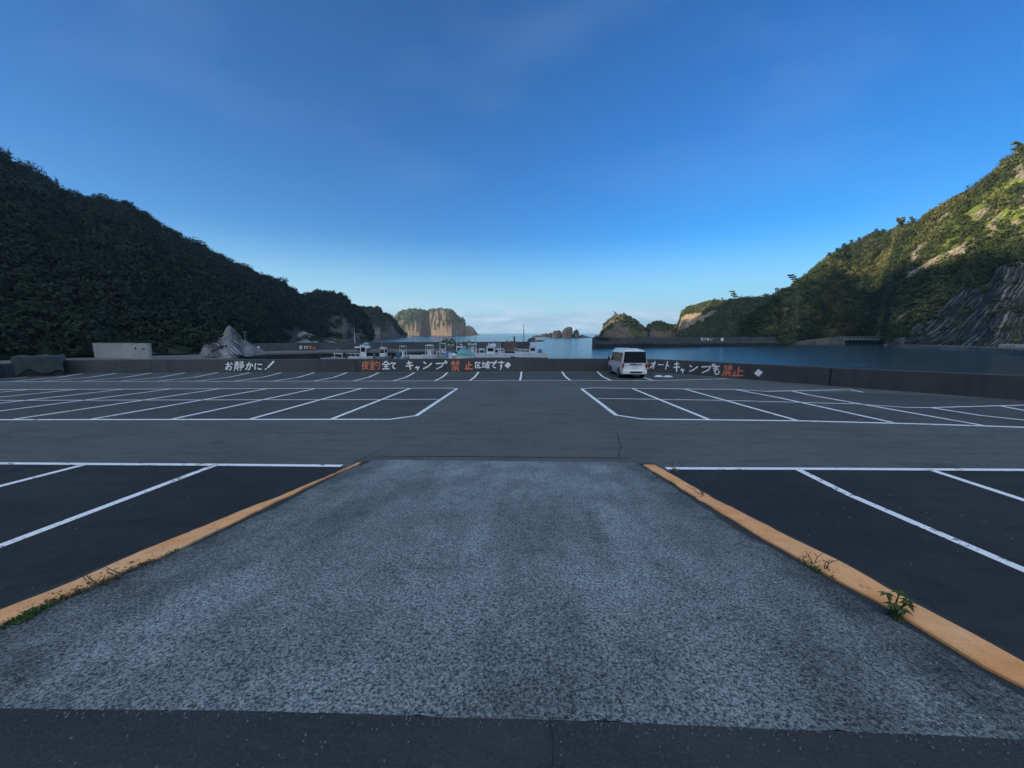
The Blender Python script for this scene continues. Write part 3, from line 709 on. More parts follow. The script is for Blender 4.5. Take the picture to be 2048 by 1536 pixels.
for u, v in ((1658, 771.5), (302, 746), (762, 744.2), (1288, 744.3)):
    p = lot(u, v); 
    ks = min(range(len(WL)-1), key=lambda k: abs(((Vector(WL[k])+Vector(WL[k+1]))/2-Vector((p.x, p.y))).length))
    t = (Vector(WL[ks+1])-Vector(WL[ks])).normalized()
    q = Vector(WL[ks])+t*((Vector((p.x, p.y))-Vector(WL[ks])).dot(t)); nn = Vector((t.y, -t.x))*0.004
    hw = t*(0.05 if u == 1658 else 0.025)
    g0 = gz(q.x, q.y)
    jb.quad((q.x-hw.x+nn.x, q.y-hw.y+nn.y, g0), (q.x+hw.x+nn.x, q.y+hw.y+nn.y, g0), (q.x+hw.x+nn.x, q.y+hw.y+nn.y, g0+WALLH-.05), (q.x-hw.x+nn.x, q.y-hw.y+nn.y, g0+WALLH-.05))
jb.build('joint', MAT['crack'], wall)
G = {}
G['o'] = [[(.1, .72), (.62, .72)], [(.36, .95), (.36, .3), (.3, .12), (.15, .15), (.12, .3), (.35, .5), (.65, .52), (.82, .38), (.78, .18), (.6, .06)], [(.72, .9), (.9, .72)]]
G['shizu'] = [[(.05, .88), (.45, .88)], [(.25, .98), (.25, .66)], [(.08, .77), (.42, .77)], [(.02, .65), (.48, .65)], [(.1, .55), (.1, .02)], [(.1, .55), (.42, .55), (.42, .05)], [(.1, .4), (.42, .4)], [(.1, .26), (.42, .26)], [(.66, .98), (.54, .78)], [(.64, .9), (.86, .9), (.76, .74)], [(.54, .68), (.9, .68), (.9, .36)], [(.5, .52), (.98, .52)], [(.54, .36), (.9, .36)], [(.72, .72), (.72, .05), (.62, .1)]]
G['ka'] = [[(.08, .68), (.6, .72), (.62, .5), (.55, .15), (.4, .08)], [(.4, .95), (.28, .5), (.1, .1)], [(.75, .8), (.9, .5)]]
G['ni'] = [[(.15, .9), (.1, .45), (.18, .08)], [(.42, .75), (.85, .75)], [(.42, .3), (.55, .12), (.9, .12)]]
G['ex'] = [[(.88, .95), (.62, .65), (.33, .30)], [(.84, .90), (.62, .65)], [(.08, .10), (.18, .12)]]
G['yoru'] = [[(.5, .98), (.5, .86)], [(.08, .84), (.92, .84)], [(.3, .8), (.08, .45)], [(.2, .6), (.2, .02)], [(.58, .8), (.36, .4)], [(.56, .64), (.86, .64), (.7, .3), (.36, .02)], [(.45, .45), (.95, .02)], [(.55, .5), (.66, .42)]]
G['tsuri'] = [[(.25, .98), (.02, .68)], [(.25, .98), (.48, .7)], [(.14, .7), (.38, .7)], [(.06, .5), (.44, .5)], [(.25, .7), (.25, .08)], [(.12, .38), (.16, .2)], [(.4, .38), (.34, .2)], [(.02, .06), (.5, .06)], [(.68, .96), (.54, .62)], [(.64, .8), (.95, .8), (.9, .1), (.75, .04)], [(.66, .55), (.76, .4)]]
G['zen'] = [[(.5, .98), (.05, .55)], [(.5, .98), (.95, .55)], [(.25, .56), (.75, .56)], [(.25, .32), (.75, .32)], [(.5, .56), (.5, .05)], [(.1, .05), (.9, .05)]]
G['te'] = [[(.08, .82), (.9, .86), (.6, .66), (.42, .4), (.5, .15), (.8, .06)]]
G['ki'] = [[(.15, .70), (.8, .80)], [(.08, .40), (.92, .50)], [(.4, .98), (.62, .02)]]
G['ya'] = [[(.1, .55), (.85, .7), (.65, .45)], [(.35, .85), (.55, .05)]]
G['n'] = [[(.12, .88), (.33, .68)], [(.1, .08), (.5, .30), (.92, .72)]]
G['pu'] = [[(.05, .68), (.72, .72), (.52, .3), (.1, .02)], [(.9+.09*math.cos(a), .85+.14*math.sin(a)) for a in np.linspace(0, 2*math.pi, 11)]]
G['kin'] = [[(.05, .84), (.45, .84)], [(.25, .98), (.25, .56)], [(.25, .82), (.05, .6)], [(.25, .82), (.45, .62)], [(.55, .84), (.95, .84)], [(.75, .98), (.75, .56)], [(.75, .82), (.55, .6)], [(.75, .82), (.95, .6)], [(.25, .46), (.75, .46)], [(.08, .32), (.92, .32)], [(.5, .32), (.5, .02)], [(.28, .22), (.14, .06)], [(.72, .22), (.88, .06)]]
G['shi'] = [[(.5, .95), (.5, .08)], [(.5, .55), (.85, .55)], [(.22, .6), (.22, .08)], [(.04, .07), (.96, .07)]]
G['ku'] = [[(.1, .9), (.92, .9)], [(.15, .9), (.15, .08), (.95, .08)], [(.75, .75), (.35, .25)], [(.38, .68), (.78, .25)]]
G['iki'] = [[(.04, .65), (.34, .65)], [(.19, .9), (.19, .25)], [(.02, .22), (.36, .28)], [(.38, .74), (.98, .74)], [(.44, .58), (.44, .36), (.62, .36), (.62, .58), (.44, .58)], [(.38, .2), (.66, .26)], [(.7, .96), (.76, .4), (.95, .04)], [(.92, .55), (.6, .05)], [(.84, .95), (.92, .85)]]
G['de'] = G['te']+[[(.68, 1.02), (.76, .92)], [(.84, 1.1), (.93, 1.0)]]
G['su'] = [[(.05, .8), (.95, .82)], [(.55, .98), (.55, .45), (.42, .3), (.35, .45), (.5, .52), (.58, .35), (.35, .02)]]
G['oo'] = [[(.1, .7), (.92, .74)], [(.6, .95), (.58, .08), (.42, .12)], [(.58, .68), (.1, .12)]]
G['bar'] = [[(.05, .55), (.95, .5)]]
G['to'] = [[(.5, .95), (.2, .05)], [(.4, .58), (.85, .40)]]
G['ki2'] = [[(.2, .74), (.85, .78)], [(.1, .44), (.95, .48)], [(.55, .98), (.5, .02)]]
G['mo'] = [[(.5, .95), (.30, .25), (.45, .05), (.75, .12), (.85, .38)], [(.10, .62), (.9, .86)], [(.15, .42), (.75, .58)]]
G['dia'] = 'dia'
def wall_pt(u, v, seg=None):
    d = ray(u, v); best = None
    for k in range(len(WL)-1):
        if seg is not None and k != seg: continue
        a = Vector(WL[k]); b = Vector(WL[k+1]); t = b-a; n = Vector((-t.y, t.x)); den = d.x*n.x+d.y*n.y
        if abs(den) < 1e-6: continue
        s = (a.x*n.x+a.y*n.y)/den; p = Vector((d.x*s, d.y*s)); fr = (p-a).dot(t)/t.length_squared
        if s > 0 and (seg is not None or -0.001 <= fr <= 1.001):
            best = (k, p, EYE+d.z*s)
            break
    return best
def glyph(mb, key, u0, u1, v0, v1, wd=0.09, shear=0.0):
    uc = (u0+u1)/2; seg = wall_pt(uc, (v0+v1)/2)[0]
    a = Vector(WL[seg]); t = (Vector(WL[seg+1])-a).normalized(); nn = Vector((t.y, -t.x))
    def w2(x, y):
        u = u0+(u1-u0)*x+shear*(y-0.5)*(v1-v0); v = v1-(v1-v0)*y
        k, p, z = wall_pt(u, v, seg); return Vector(((p-a).dot(t), z))
    def put(q, dz): p = a+t*q.x+nn*dz; return (p.x, p.y, q.y)
    if G[key] == 'dia':
        c = [w2(.5, 1), w2(0, .45), w2(.5, 0), w2(1, .55)]; mb.quad(*[put(q, .006) for q in c]); return
    for si, st in enumerate(G[key]):
        P = [w2(x, y) for x, y in st]; vs = []; n = len(P); dz = 0.005+0.0012*si
        # resample for brush-like edges
        Q = []
        for p0, p1 in zip(P[:-1], P[1:]):
            m_ = 3 if (p1-p0).length > 0.1 else 1
            for i in range(m_): Q.append(p0.lerp(p1, i/m_))
        Q.append(P[-1]); n = len(Q)
        for i, q in enumerate(Q):
            tt = (Q[min(i+1, n-1)]-Q[max(i-1, 0)]); tt = tt.normalized() if tt.length > 1e-6 else Vector((1, 0))
            w_ = wd*(1.0+0.22*math.sin(i*2.3+si*1.7))*(0.9 if i in (0, n-1) else 1)/2; m2 = Vector((-tt.y, tt.x))*w_
            if i == 0: q = q-tt*w_*0.5
            if i == n-1: q = q+tt*w_*0.5
            vs += [put(q+m2, dz), put(q-m2, dz)]
        mb.add(vs, [(2*i, 2*i+1, 2*i+3, 2*i+2) for i in range(n-1)])
def word(name, label, mat, items):
    mb = MB()
    for it in items: glyph(mb, *it)
    o = mb.build(name, MAT[mat], wall); o['label'] = label; return o
B = 0.088
word('lettering', 'white handwritten words with exclamation mark', 'wpaint', [('o', 450, 466, 724, 741, B, .1), ('shizu', 468, 489, 722, 742, B*.75, .15), ('ka', 491, 507, 724, 741, B, .15), ('ni', 508, 526, 725, 740, B, .15), ('ex', 529, 550, 722, 740, B*1.5)])
word('lettering', 'orange pair of characters', 'opaint', [('yoru', 723, 738, 722, 739, B*.8, .1), ('tsuri', 739, 761, 722, 739.5, B*.75)])
word('lettering', 'white characters', 'wpaint', [('zen', 764, 780, 722, 738.5, B), ('te', 780, 793, 724, 738, B), ('ki', 811, 827, 721.5, 739.5, B*1.15), ('ya', 829, 841, 731, 741, B*.95), ('n', 845, 865, 722, 738.5, B*1.2), ('pu', 871, 894, 722, 738, B*1.05)])
word('lettering', 'orange pair of large characters', 'opaint', [('kin', 902, 920, 721, 743, B*.95), ('shi', 929, 946, 722, 739, B*1.2)])
word('lettering', 'white characters ending in a diamond', 'wpaint', [('ku', 949, 962, 723.5, 736.5, B*.85), ('iki', 963, 980, 722, 738, B*.8), ('de', 979, 995, 723, 736.5, B), ('su', 996, 1009, 721.5, 739.5, B), ('dia', 1009, 1022, 723.5, 737)])
word('lettering', 'white slanted characters', 'wpaint', [('oo', 1300, 1314, 722, 738, B*.8, .25), ('bar', 1316, 1327, 726, 733, B*.9), ('to', 1330, 1339, 722, 739.5, B*.85, .1), ('ki2', 1346, 1360, 723, 744, B), ('ya', 1360, 1370, 736, 746, B*.85), ('n', 1377, 1397, 729, 744, B), ('pu', 1402, 1430, 728, 745.5, B), ('mo', 1425, 1441, 729, 750, B*.85)])
word('lettering', 'orange pair of large slanted characters', 'opaint', [('kin', 1442, 1465, 729, 753.5, B*.95, .15), ('shi', 1464, 1489, 733, 752.5, B*1.05, .2)])
word('lettering', 'white diamond mark', 'wpaint', [('dia', 1508, 1526, 738, 753.5)])
word('lettering', 'orange stroke behind the van', 'opaint', [('ku', 1284, 1299, 725, 738, B)])
# lower dark wall running off to the left
pl = [(-200, 775), (0, 757.5), (50, 753), (108, 748)]
lw = prism_wall([(q.x, q.y) for q in (lot(u, v) for u, v in pl)], lambda x, y: gz(x, y)+0.98, -3, 0.35).build('low_wall', MAT['wall'])
tag(lw, 'low dark wall at the far left end of the car park beyond the covered bin', 'wall')
#@@PART3
# ================================================================== HILLS
A0 = azel(0, 305)[0]
def cliffy(az, s, z, lo, n):  # helper for rock masks
    return np.clip((lo-s)/0.1, 0, 1)*np.clip(n, 0, 1)
# --- left ridge, running from behind the viewer to the headland
Lc = [(-200, .30, 230, 120, -1.5), (-170, .36, 220, 110, -1.5), (-140, .36, 260, 95, -1.5), (-120, .34, 280, 90, -1.5), (-105, .33, 290, 90, -1.5), (-90, .36, 292, 92, -1.5), (-76, .40, 295, 95, -1.5), (-66, .34, 298, 98, -1.5)]
LP = [(0, 312), (30, 325), (60, 345), (100, 368), (150, 396), (176, 402), (195, 397), (210, 400), (240, 407), (270, 419), (300, 437), (325, 455), (350, 470), (380, 484), (400, 493), (430, 508), (470, 527), (500, 541), (530, 552), (560, 562), (575, 570), (585, 578), (592, 587), (604, 592)]
for i, (u, v) in enumerate(LP):
    f = u/604.0; rr = 298+f*30; rb = float(np.interp(u, [0, 380, 440, 500, 604], [100, 99, 104, 150, 292]))
    zb = -1.6 if u < 380 else SEA-0.3
    Lc.append(px(u, v, rr, rb, zb))
a_, e_ = azel(640, 640); Lc += [(a_, e_, 330, 300, SEA-.5), (azel(700, 660)[0], azel(700, 668)[1], 335, 318, SEA-.5)]
def rockL(az, s, z, x, y):
    n = fbm(x*0.03+3, y*0.03, z*0.05, 4)
    a1 = azel(560, 600)[0]; w_ = np.clip((az-a1)/3+0.4, 0, 1)
    return np.clip((0.30+0.25*n-s)/0.2, 0, 1)*w_*0.9+np.clip(n-0.34, 0, 1)*1.6*(s < .8)
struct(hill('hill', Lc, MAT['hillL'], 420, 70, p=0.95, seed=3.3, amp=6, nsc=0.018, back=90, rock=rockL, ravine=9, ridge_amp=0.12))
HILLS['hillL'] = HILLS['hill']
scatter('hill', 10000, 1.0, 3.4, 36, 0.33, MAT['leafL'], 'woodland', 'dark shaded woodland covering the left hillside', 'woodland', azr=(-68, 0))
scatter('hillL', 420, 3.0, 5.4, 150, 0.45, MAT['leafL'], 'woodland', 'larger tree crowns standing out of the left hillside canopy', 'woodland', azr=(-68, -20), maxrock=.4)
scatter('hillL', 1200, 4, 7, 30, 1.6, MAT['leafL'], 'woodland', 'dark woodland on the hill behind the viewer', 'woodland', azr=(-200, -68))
# --- second headland
H2 = [px(596, 640, 340, 330, SEA-.5), px(604, 594, 345, 318, SEA-.5), px(615, 590, 350, 318, SEA-.5), px(625, 587, 352, 316, SEA-.5), px(642, 584, 355, 316, SEA-.5), px(660, 586, 356, 316, SEA-.5), px(680, 588, 358, 318, SEA-.5), px(690, 593, 358, 320, SEA-.5), px(697, 602, 358, 324, SEA-.5), px(706, 611, 358, 328, SEA-.5), px(716, 614, 360, 332, SEA-.5), px(735, 640, 362, 345, SEA-.5), px(745, 668, 362, 355, SEA-.5)]
def rockC(az, s, z, x, y): return np.clip(0.30+0.9*fbm(x*0.03, y*0.03, z*0.012+5, 4)+np.clip((.5-s), -.3, .4), 0, 1)
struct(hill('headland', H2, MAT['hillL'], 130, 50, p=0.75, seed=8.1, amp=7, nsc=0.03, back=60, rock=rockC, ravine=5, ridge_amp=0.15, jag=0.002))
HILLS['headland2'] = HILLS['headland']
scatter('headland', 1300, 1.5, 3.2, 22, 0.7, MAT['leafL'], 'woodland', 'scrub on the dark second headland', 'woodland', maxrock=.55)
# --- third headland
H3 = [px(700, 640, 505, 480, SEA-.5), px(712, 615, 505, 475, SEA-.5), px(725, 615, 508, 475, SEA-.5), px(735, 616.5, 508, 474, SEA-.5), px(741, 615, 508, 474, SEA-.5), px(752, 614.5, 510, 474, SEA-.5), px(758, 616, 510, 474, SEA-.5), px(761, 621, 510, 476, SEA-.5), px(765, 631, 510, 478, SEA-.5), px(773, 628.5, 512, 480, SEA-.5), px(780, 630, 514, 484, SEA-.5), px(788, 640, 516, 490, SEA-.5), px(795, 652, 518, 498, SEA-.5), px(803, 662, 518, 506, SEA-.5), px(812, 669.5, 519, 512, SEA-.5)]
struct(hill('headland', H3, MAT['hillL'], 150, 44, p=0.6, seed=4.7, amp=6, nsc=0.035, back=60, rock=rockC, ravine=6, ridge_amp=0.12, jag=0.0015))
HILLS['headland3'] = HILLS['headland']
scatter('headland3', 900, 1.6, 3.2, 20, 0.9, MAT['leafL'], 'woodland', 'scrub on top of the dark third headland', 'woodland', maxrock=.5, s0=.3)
# --- big lit island
I1 = [px(780, 668, 1010, 1000, SEA-.5), px(784, 645, 1010, 985, SEA-.5), px(791, 632, 1005, 975, SEA-.5), px(798, 623, 1002, 962, SEA-.5), px(810, 619.5, 1000, 950, SEA-.5), px(826, 617.5, 996, 938, SEA-.5), px(838, 618, 992, 930, SEA-.5), px(846, 619, 992, 975, SEA-.5), px(854, 621.5, 996, 982, SEA-.5), px(862, 618.5, 985, 925, SEA-.5), px(875, 617, 975, 905, SEA-.5), px(888, 617, 968, 890, SEA-.5), px(898, 619, 964, 876, SEA-.5), px(903, 619, 965, 872, SEA-.5), px(908, 624, 970, 900, SEA-.5), px(915, 631, 980, 930, SEA-.5), px(921, 636, 990, 955, SEA-.5), px(926, 634, 995, 965, SEA-.5), px(929.5, 641, 1000, 975, SEA-.5), px(931, 668, 1003, 990, SEA-.5)]
def rockI(az, s, z, x, y): return np.clip(1.5-1.1*s+0.8*fbm(x*0.02, y*0.02, z*0.02+5, 4)+0.05*(az+5), 0, 1)
o = hill('rocky_island', I1, MAT['island'], 190, 60, p=0.72, seed=12.4, amp=9, nsc=0.03, back=90, rock=rockI, ravine=20, ridge_amp=0.08, jag=0.002, ravf=130)
tag(o, 'large steep brown cliff island lit by the sun, left of the open sea', 'island')
scatter('rocky_island', 700, 1.6, 3.4, 18, 1.3, MAT['leafG'], 'scrub', 'low green scrub on the brown island', 'scrub', maxrock=.55)
I2 = [px(926, 670, 985, 980, SEA-.5), px(930, 655, 985, 970, SEA-.5), px(936, 650.5, 985, 965, SEA-.5), px(940, 652, 985, 962, SEA-.5), px(946, 655, 985, 965, SEA-.5), px(951, 661, 987, 972, SEA-.5), px(956, 668, 990, 980, SEA-.5), px(959, 671, 990, 985, SEA-.5)]
tag(hill('sea_rock', I2, MAT['island'], 50, 24, p=0.7, seed=2.2, amp=4, nsc=0.05, back=20, rock=lambda az, s, z, x, y: np.ones_like(s), ravine=3, ridge_amp=.1), 'small pointed brown rock touching the right end of the big island', 'rock')
# --- dark rocks in the middle
def searock(pts, rr, label, seed, mat='darkrock', depth=10, amp=1.2):
    cols = [px(u, v, rr, rr-depth*(0.25+0.75*math.sin(math.pi*i/(len(pts)-1))), SEA-.4) for i, (u, v) in enumerate(pts)]
    o = hill('sea_rock', cols, MAT[mat], max(40, len(pts)*9), 20, p=0.55, seed=seed, amp=amp, nsc=0.12, back=depth, rock=lambda az, s, z, x, y: np.ones_like(s), ravine=amp*1.6, ridge_amp=.5, ravf=500, jag=.0022)
    return tag(o, label, 'rock')
searock([(1063, 674), (1072, 671.5), (1080, 670.5), (1088, 667.5), (1092, 666), (1096, 668), (1100, 665.5), (1104, 667), (1107, 673)], 505, 'low jagged line of dark rock left of the three humps', 1.1)
searock([(1103, 673), (1106, 664), (1110, 661), (1117, 660.5), (1121, 662), (1123, 665), (1124, 674)], 500, 'left rounded hump of the dark three-humped sea rock', 2.1)
searock([(1122, 674), (1124, 662), (1129, 657), (1135, 653.8), (1142, 653.3), (1144.5, 656), (1145.3, 664), (1146, 675)], 498, 'tallest dark hump in the middle of the sea rocks', 3.1)
searock([(1145, 674), (1147, 663), (1150, 660.5), (1153, 658.5), (1156, 661), (1158, 665), (1159, 674)], 501, 'right narrow dark hump of the sea rocks', 4.1)
searock([(1157, 673.5), (1163, 669.5), (1167, 669.5), (1171, 672.5), (1180, 673.5), (1185, 675)], 503, 'flat low dark rock trailing right of the humps', 5.1, amp=.5)
searock([(1054, 682), (1058, 677.5), (1064, 675), (1070, 676), (1076, 679.5), (1088, 681.5), (1095, 683)], 285, 'small dark rounded rock just behind the fishing boats', 6.1, depth=6, amp=.6)
# --- right: steep hill with basalt columns
Rc = []
RP = [(1484, 600), (1520, 597), (1556, 590), (1570, 583), (1585, 574), (1600, 564), (1618, 550), (1640, 530), (1668, 510), (1700, 493), (1725, 481), (1755, 466), (1768, 469), (1790, 463), (1815, 456), (1840, 444), (1865, 430), (1890, 412), (1915, 398), (1940, 383), (1965, 368), (1990, 348), (2020, 324), (2048, 303)]
for u, v in RP:
    f = (u-1484)/564.0; vw = float(np.interp(u, [1556, 1600, 1640, 1684, 1780, 1800, 1815, 1870, 1950, 2048], [688.5, 688.5, 687.5, 685.5, 685.5, 691, 694.5, 697, 700, 705])); q_ = on_z(u, vw, SEA); rb = math.hypot(q_.x, q_.y)+3; rr = rb+62+12*f
    Rc.append(px(u, v, rr, rb, SEA-.3 if u < 1640 else -2.6))
Rc[0] = px(1484, 640, 246, 232, SEA-.3); Rc[1] = px(1520, 622, 250, 228, SEA-.3); Rc[2] = px(1550, 602, 252, 222, SEA-.3)
aR = Rc[-1][0]; eR = Rc[-1][1]
Rc += [(aR+6, eR+.05, 290, 212, -2.6), (aR+14, eR+.08, 285, 205, -2.6), (aR+30, eR+.06, 270, 190, -2.6)]
aC0 = azel(1790, 640)[0]
def colm(az, s, z):
    edge = aC0+np.clip(s, 0, 1)*12
    n = fbm(az*0.7, s*5, 3.1, 4)
    return np.clip((az-edge+3.0*n)/1.0, 0, 1)*np.clip((0.22+0.22*n-s)/0.05, 0, 1)
def rockR(az, s, z, x, y):
    n = fbm(x*0.03+9, y*0.03, z*0.06, 5); n2 = fbm(x*0.085+1, y*0.085, z*0.12+4, 5)
    r = np.clip((n2-0.07)*5.5, 0, 1)*1.0*(s > .42)*(s < .9)*(az > azel(1820, 500)[0])
    r = np.maximum(r, np.clip((n2-0.10)*2.2, 0, 1)*(s < .5)*(az > azel(1700, 600)[0])*.8)
    return np.maximum(r, colm(az, s, z))
def grassR(az, s, z): return np.clip((az-azel(1830, 500)[0])/4, 0, 1)*np.clip((s-.42)/.1, 0, 1)*np.clip((.93-s)/.15, 0, 1)
struct(hill('hill', Rc, MAT['hillR'], 520, 110, p=0.82, seed=21.7, amp=5, nsc=0.025, back=90, rock=rockR, ravine=5, ridge_amp=.15, grassf=grassR, column=colm))
HILLS['hillR'] = HILLS['hill']
scatter('hillR', 420, .5, 1.5, 26, 0.36, MAT['leafR'], 'scrub', 'sparse bushes clinging to the columnar cliff', 'scrub', azr=(aC0-1, aR+6), maxrock=3, s1=.4)
scatter('hillR', 420, 2.6, 4.6, 150, 0.42, MAT['leafR'], 'woodland', 'larger tree crowns standing out of the right hillside scrub', 'woodland', azr=(20, aR+5), maxrock=.3)
scatter('hillR', 260, 1.8, 3.2, 110, 0.36, MAT['leafR'], 'woodland', 'tree fringe along the right skyline', 'woodland', azr=(20, aR+5), s0=.93, s1=1.0, maxrock=.9)
scatter('hillR', 11000, 1.1, 3.0, 30, 0.40, MAT['leafR'], 'woodland', 'scrubby woodland covering the right hillside', 'woodland', azr=(20, aR+5), maxrock=.42, gfade=True)
# --- lit headland right of centre
J = [px(1352, 668, 392, 388, SEA-.4), px(1356, 652, 390, 378, SEA-.4), px(1361, 640, 388, 368, SEA-.4), px(1364, 626, 385, 352, SEA-.4), px(1375, 616, 380, 340, SEA-.4), px(1392, 611, 372, 330, SEA-.4), px(1412, 606.5, 360, 318, SEA-.4), px(1425, 602, 352, 306, SEA-.4), px(1445, 605, 340, 292, SEA-.4), px(1462, 600, 328, 280, SEA-.4), px(1490, 598, 310, 262, SEA-.4), px(1520, 597, 295, 246, SEA-.4), px(1556, 590, 280, 232, SEA-.4), px(1600, 585, 275, 222, SEA-.4)]
def rockJ(az, s, z, x, y):
    a0, a1 = azel(1360, 640)[0], azel(1450, 640)[0]; n = fbm(x*.05, y*.05, z*.08, 4); t = np.clip((az-a0)/(a1-a0), 0, 1.4)
    band = np.clip(1-np.abs(s-(0.40+0.30*t+.35*n))/(0.30-.20*np.clip(t, 0, 1)), 0, 1)*np.clip(1.3-t, 0, 1)*1.4
    return np.clip(np.maximum(band, np.clip((n-.33)*3, 0, 1)*(s > .3)), 0, 1)
struct(hill('headland', J, MAT['headR'], 240, 60, p=0.72, seed=31.2, amp=5, nsc=0.035, back=60, rock=rockJ, ravine=5, ridge_amp=.15))
HILLS['headR'] = HILLS['headland']
scatter('headR', 4200, 1.0, 2.4, 24, 0.46, MAT['leafG'], 'woodland', 'olive scrub woodland on the sunlit headland', 'woodland', maxrock=.5)
K = [px(1192, 672, 372, 366, SEA-.4), px(1200, 671.5, 372, 362, SEA-.4), px(1206, 660, 372, 356, SEA-.4), px(1211, 645, 372, 352, SEA-.4), px(1218, 639.5, 372, 348, SEA-.4), px(1226, 636, 371, 345, SEA-.4), px(1230, 631, 371, 343, SEA-.4), px(1240, 628.5, 371, 342, SEA-.4), px(1252, 629, 371, 342, SEA-.4), px(1262, 635, 371, 343, SEA-.4), px(1272, 642, 372, 346, SEA-.4), px(1282, 651, 372, 352, SEA-.4), px(1291, 658, 373, 358, SEA-.4), px(1296, 670, 374, 366, SEA-.4)]
o = hill('rocky_island', K, MAT['islet'], 120, 44, p=0.6, seed=41.9, amp=3, nsc=0.05, back=40, ravine=3, ravf=80, jag=.0008, ridge_amp=.08, rock=lambda az, s, z, x, y: np.clip(.62-.5*s+.9*fbm(x*.05, y*.05, z*.03, 4), 0, 1))
tag(o, 'rounded islet with a green sunlit top behind the right breakwater', 'island')
HILLS['islet'] = HILLS['rocky_island']
scatter('rocky_island', 420, 1.0, 2.0, 18, 0.6, MAT['leafG'], 'scrub', 'green scrub on the rounded islet', 'scrub', maxrock=.62, s0=.35)
K2 = [px(1284, 672, 398, 392, SEA-.4), px(1291, 658, 398, 386, SEA-.4), px(1298, 650, 398, 382, SEA-.4), px(1305, 645.5, 398, 380, SEA-.4), px(1316, 643.5, 398, 378, SEA-.4), px(1325, 645, 398, 378, SEA-.4), px(1333, 649, 398, 380, SEA-.4), px(1345, 651.5, 398, 382, SEA-.4), px(1358, 652, 398, 384, SEA-.4), px(1372, 655, 398, 386, SEA-.4), px(1385, 672, 398, 392, SEA-.4)]
o = hill('rocky_island', K2, MAT['islet'], 110, 40, p=0.6, seed=51.9, amp=4.5, nsc=0.06, back=40, ravine=6, ravf=120, jag=.0025, ridge_amp=.15, rock=lambda az, s, z, x, y: np.clip(.6-.6*s+.9*fbm(x*.05, y*.05, z*.03, 4), 0, 1))
tag(o, 'lower dark islet between the rounded islet and the orange cliff', 'island')
scatter('rocky_island', 450, 1.0, 2.2, 18, 0.6, MAT['leafG'], 'scrub', 'scrub on the lower dark islet', 'scrub', maxrock=.6, s0=.3)
# --- pale rock outcrop at the foot of the left hill
Oc = [(390, 711), (398, 701), (404, 689), (412, 682), (422, 684), (432, 681), (440, 674), (447, 666), (453, 655), (459, 650), (465, 656), (471, 660), (477, 668), (486, 677), (498, 685), (512, 692), (528, 700)]
cols = [px(u, v, 108, 96-7*math.sin(math.pi*i/(len(Oc)-1)), -2.3) for i, (u, v) in enumerate(Oc)]
o = hill('rock_outcrop', cols, MAT['palerock'], 110, 50, p=0.85, seed=61.4, amp=.9, nsc=0.25, back=4, ravine=.5, ridge_amp=.06, ravf=60, column=lambda az, s, z: np.clip(.55+.5*np.sin(az*3), .1, 1), rock=lambda az, s, z, x, y: np.clip(.85+1.1*fbm(x*.35+z*.3, y*.3, z*.6-x*.3, 4)+.25*(az > azel(446, 680)[0])*(s > .4), 0, 1))
tag(o, 'pale grey pointed rock outcrop at the foot of the left hill', 'rock')
Oc = [(540, 686), (548, 674), (556, 667), (566, 664), (576, 668), (584, 663), (596, 666), (606, 662), (620, 668), (640, 674), (665, 680), (690, 684)]
cols = [px(u, v, 281, 272-5*math.sin(math.pi*i/(len(Oc)-1)), SEA-.3) for i, (u, v) in enumerate(Oc)]
o = hill('shore_cliff', cols, MAT['palerock'], 90, 26, p=0.6, seed=71.4, amp=2.5, nsc=0.1, back=14, ravine=2.5, ridge_amp=.3, rock=lambda az, s, z, x, y: np.clip(.62+1.2*fbm(x*.1, y*.1, z*.1, 4), 0, 1))
tag(o, 'streaked grey cliff foot at the waterline below the left hill', 'rock')

# ------------------------------------------------------------------ harbour land on the left
hl = [on_z(u, v, -1.9) for u, v in ((-900, 735), (-300, 726), (0, 722), (380, 716.5), (392, 716), (430, 712))]
mb = MB(); P_ = [(-120, 20), (-60, 30.5), (hl[2].x+40, 37)]
pts = [(-150, -20), (-75, -20), (-62, 20), (-60, 34), (-33, 34.2), (-33, 58)]+[(q.x, q.y) for q in (on_z(402, 715, -1.9), on_z(470, 706, -1.9))]+[(-60, 110), (-160, 100)]
vs = [(x, y, -1.9) for x, y in pts]+[(x, y, SEA-1) for x, y in pts]; n = len(pts)
mb.add(vs, [tuple(range(n))]+[(i, (i+1) % n, n+(i+1) % n, n+i) for i in range(n)])
struct(mb.build('harbour_ground', MAT['quay']))

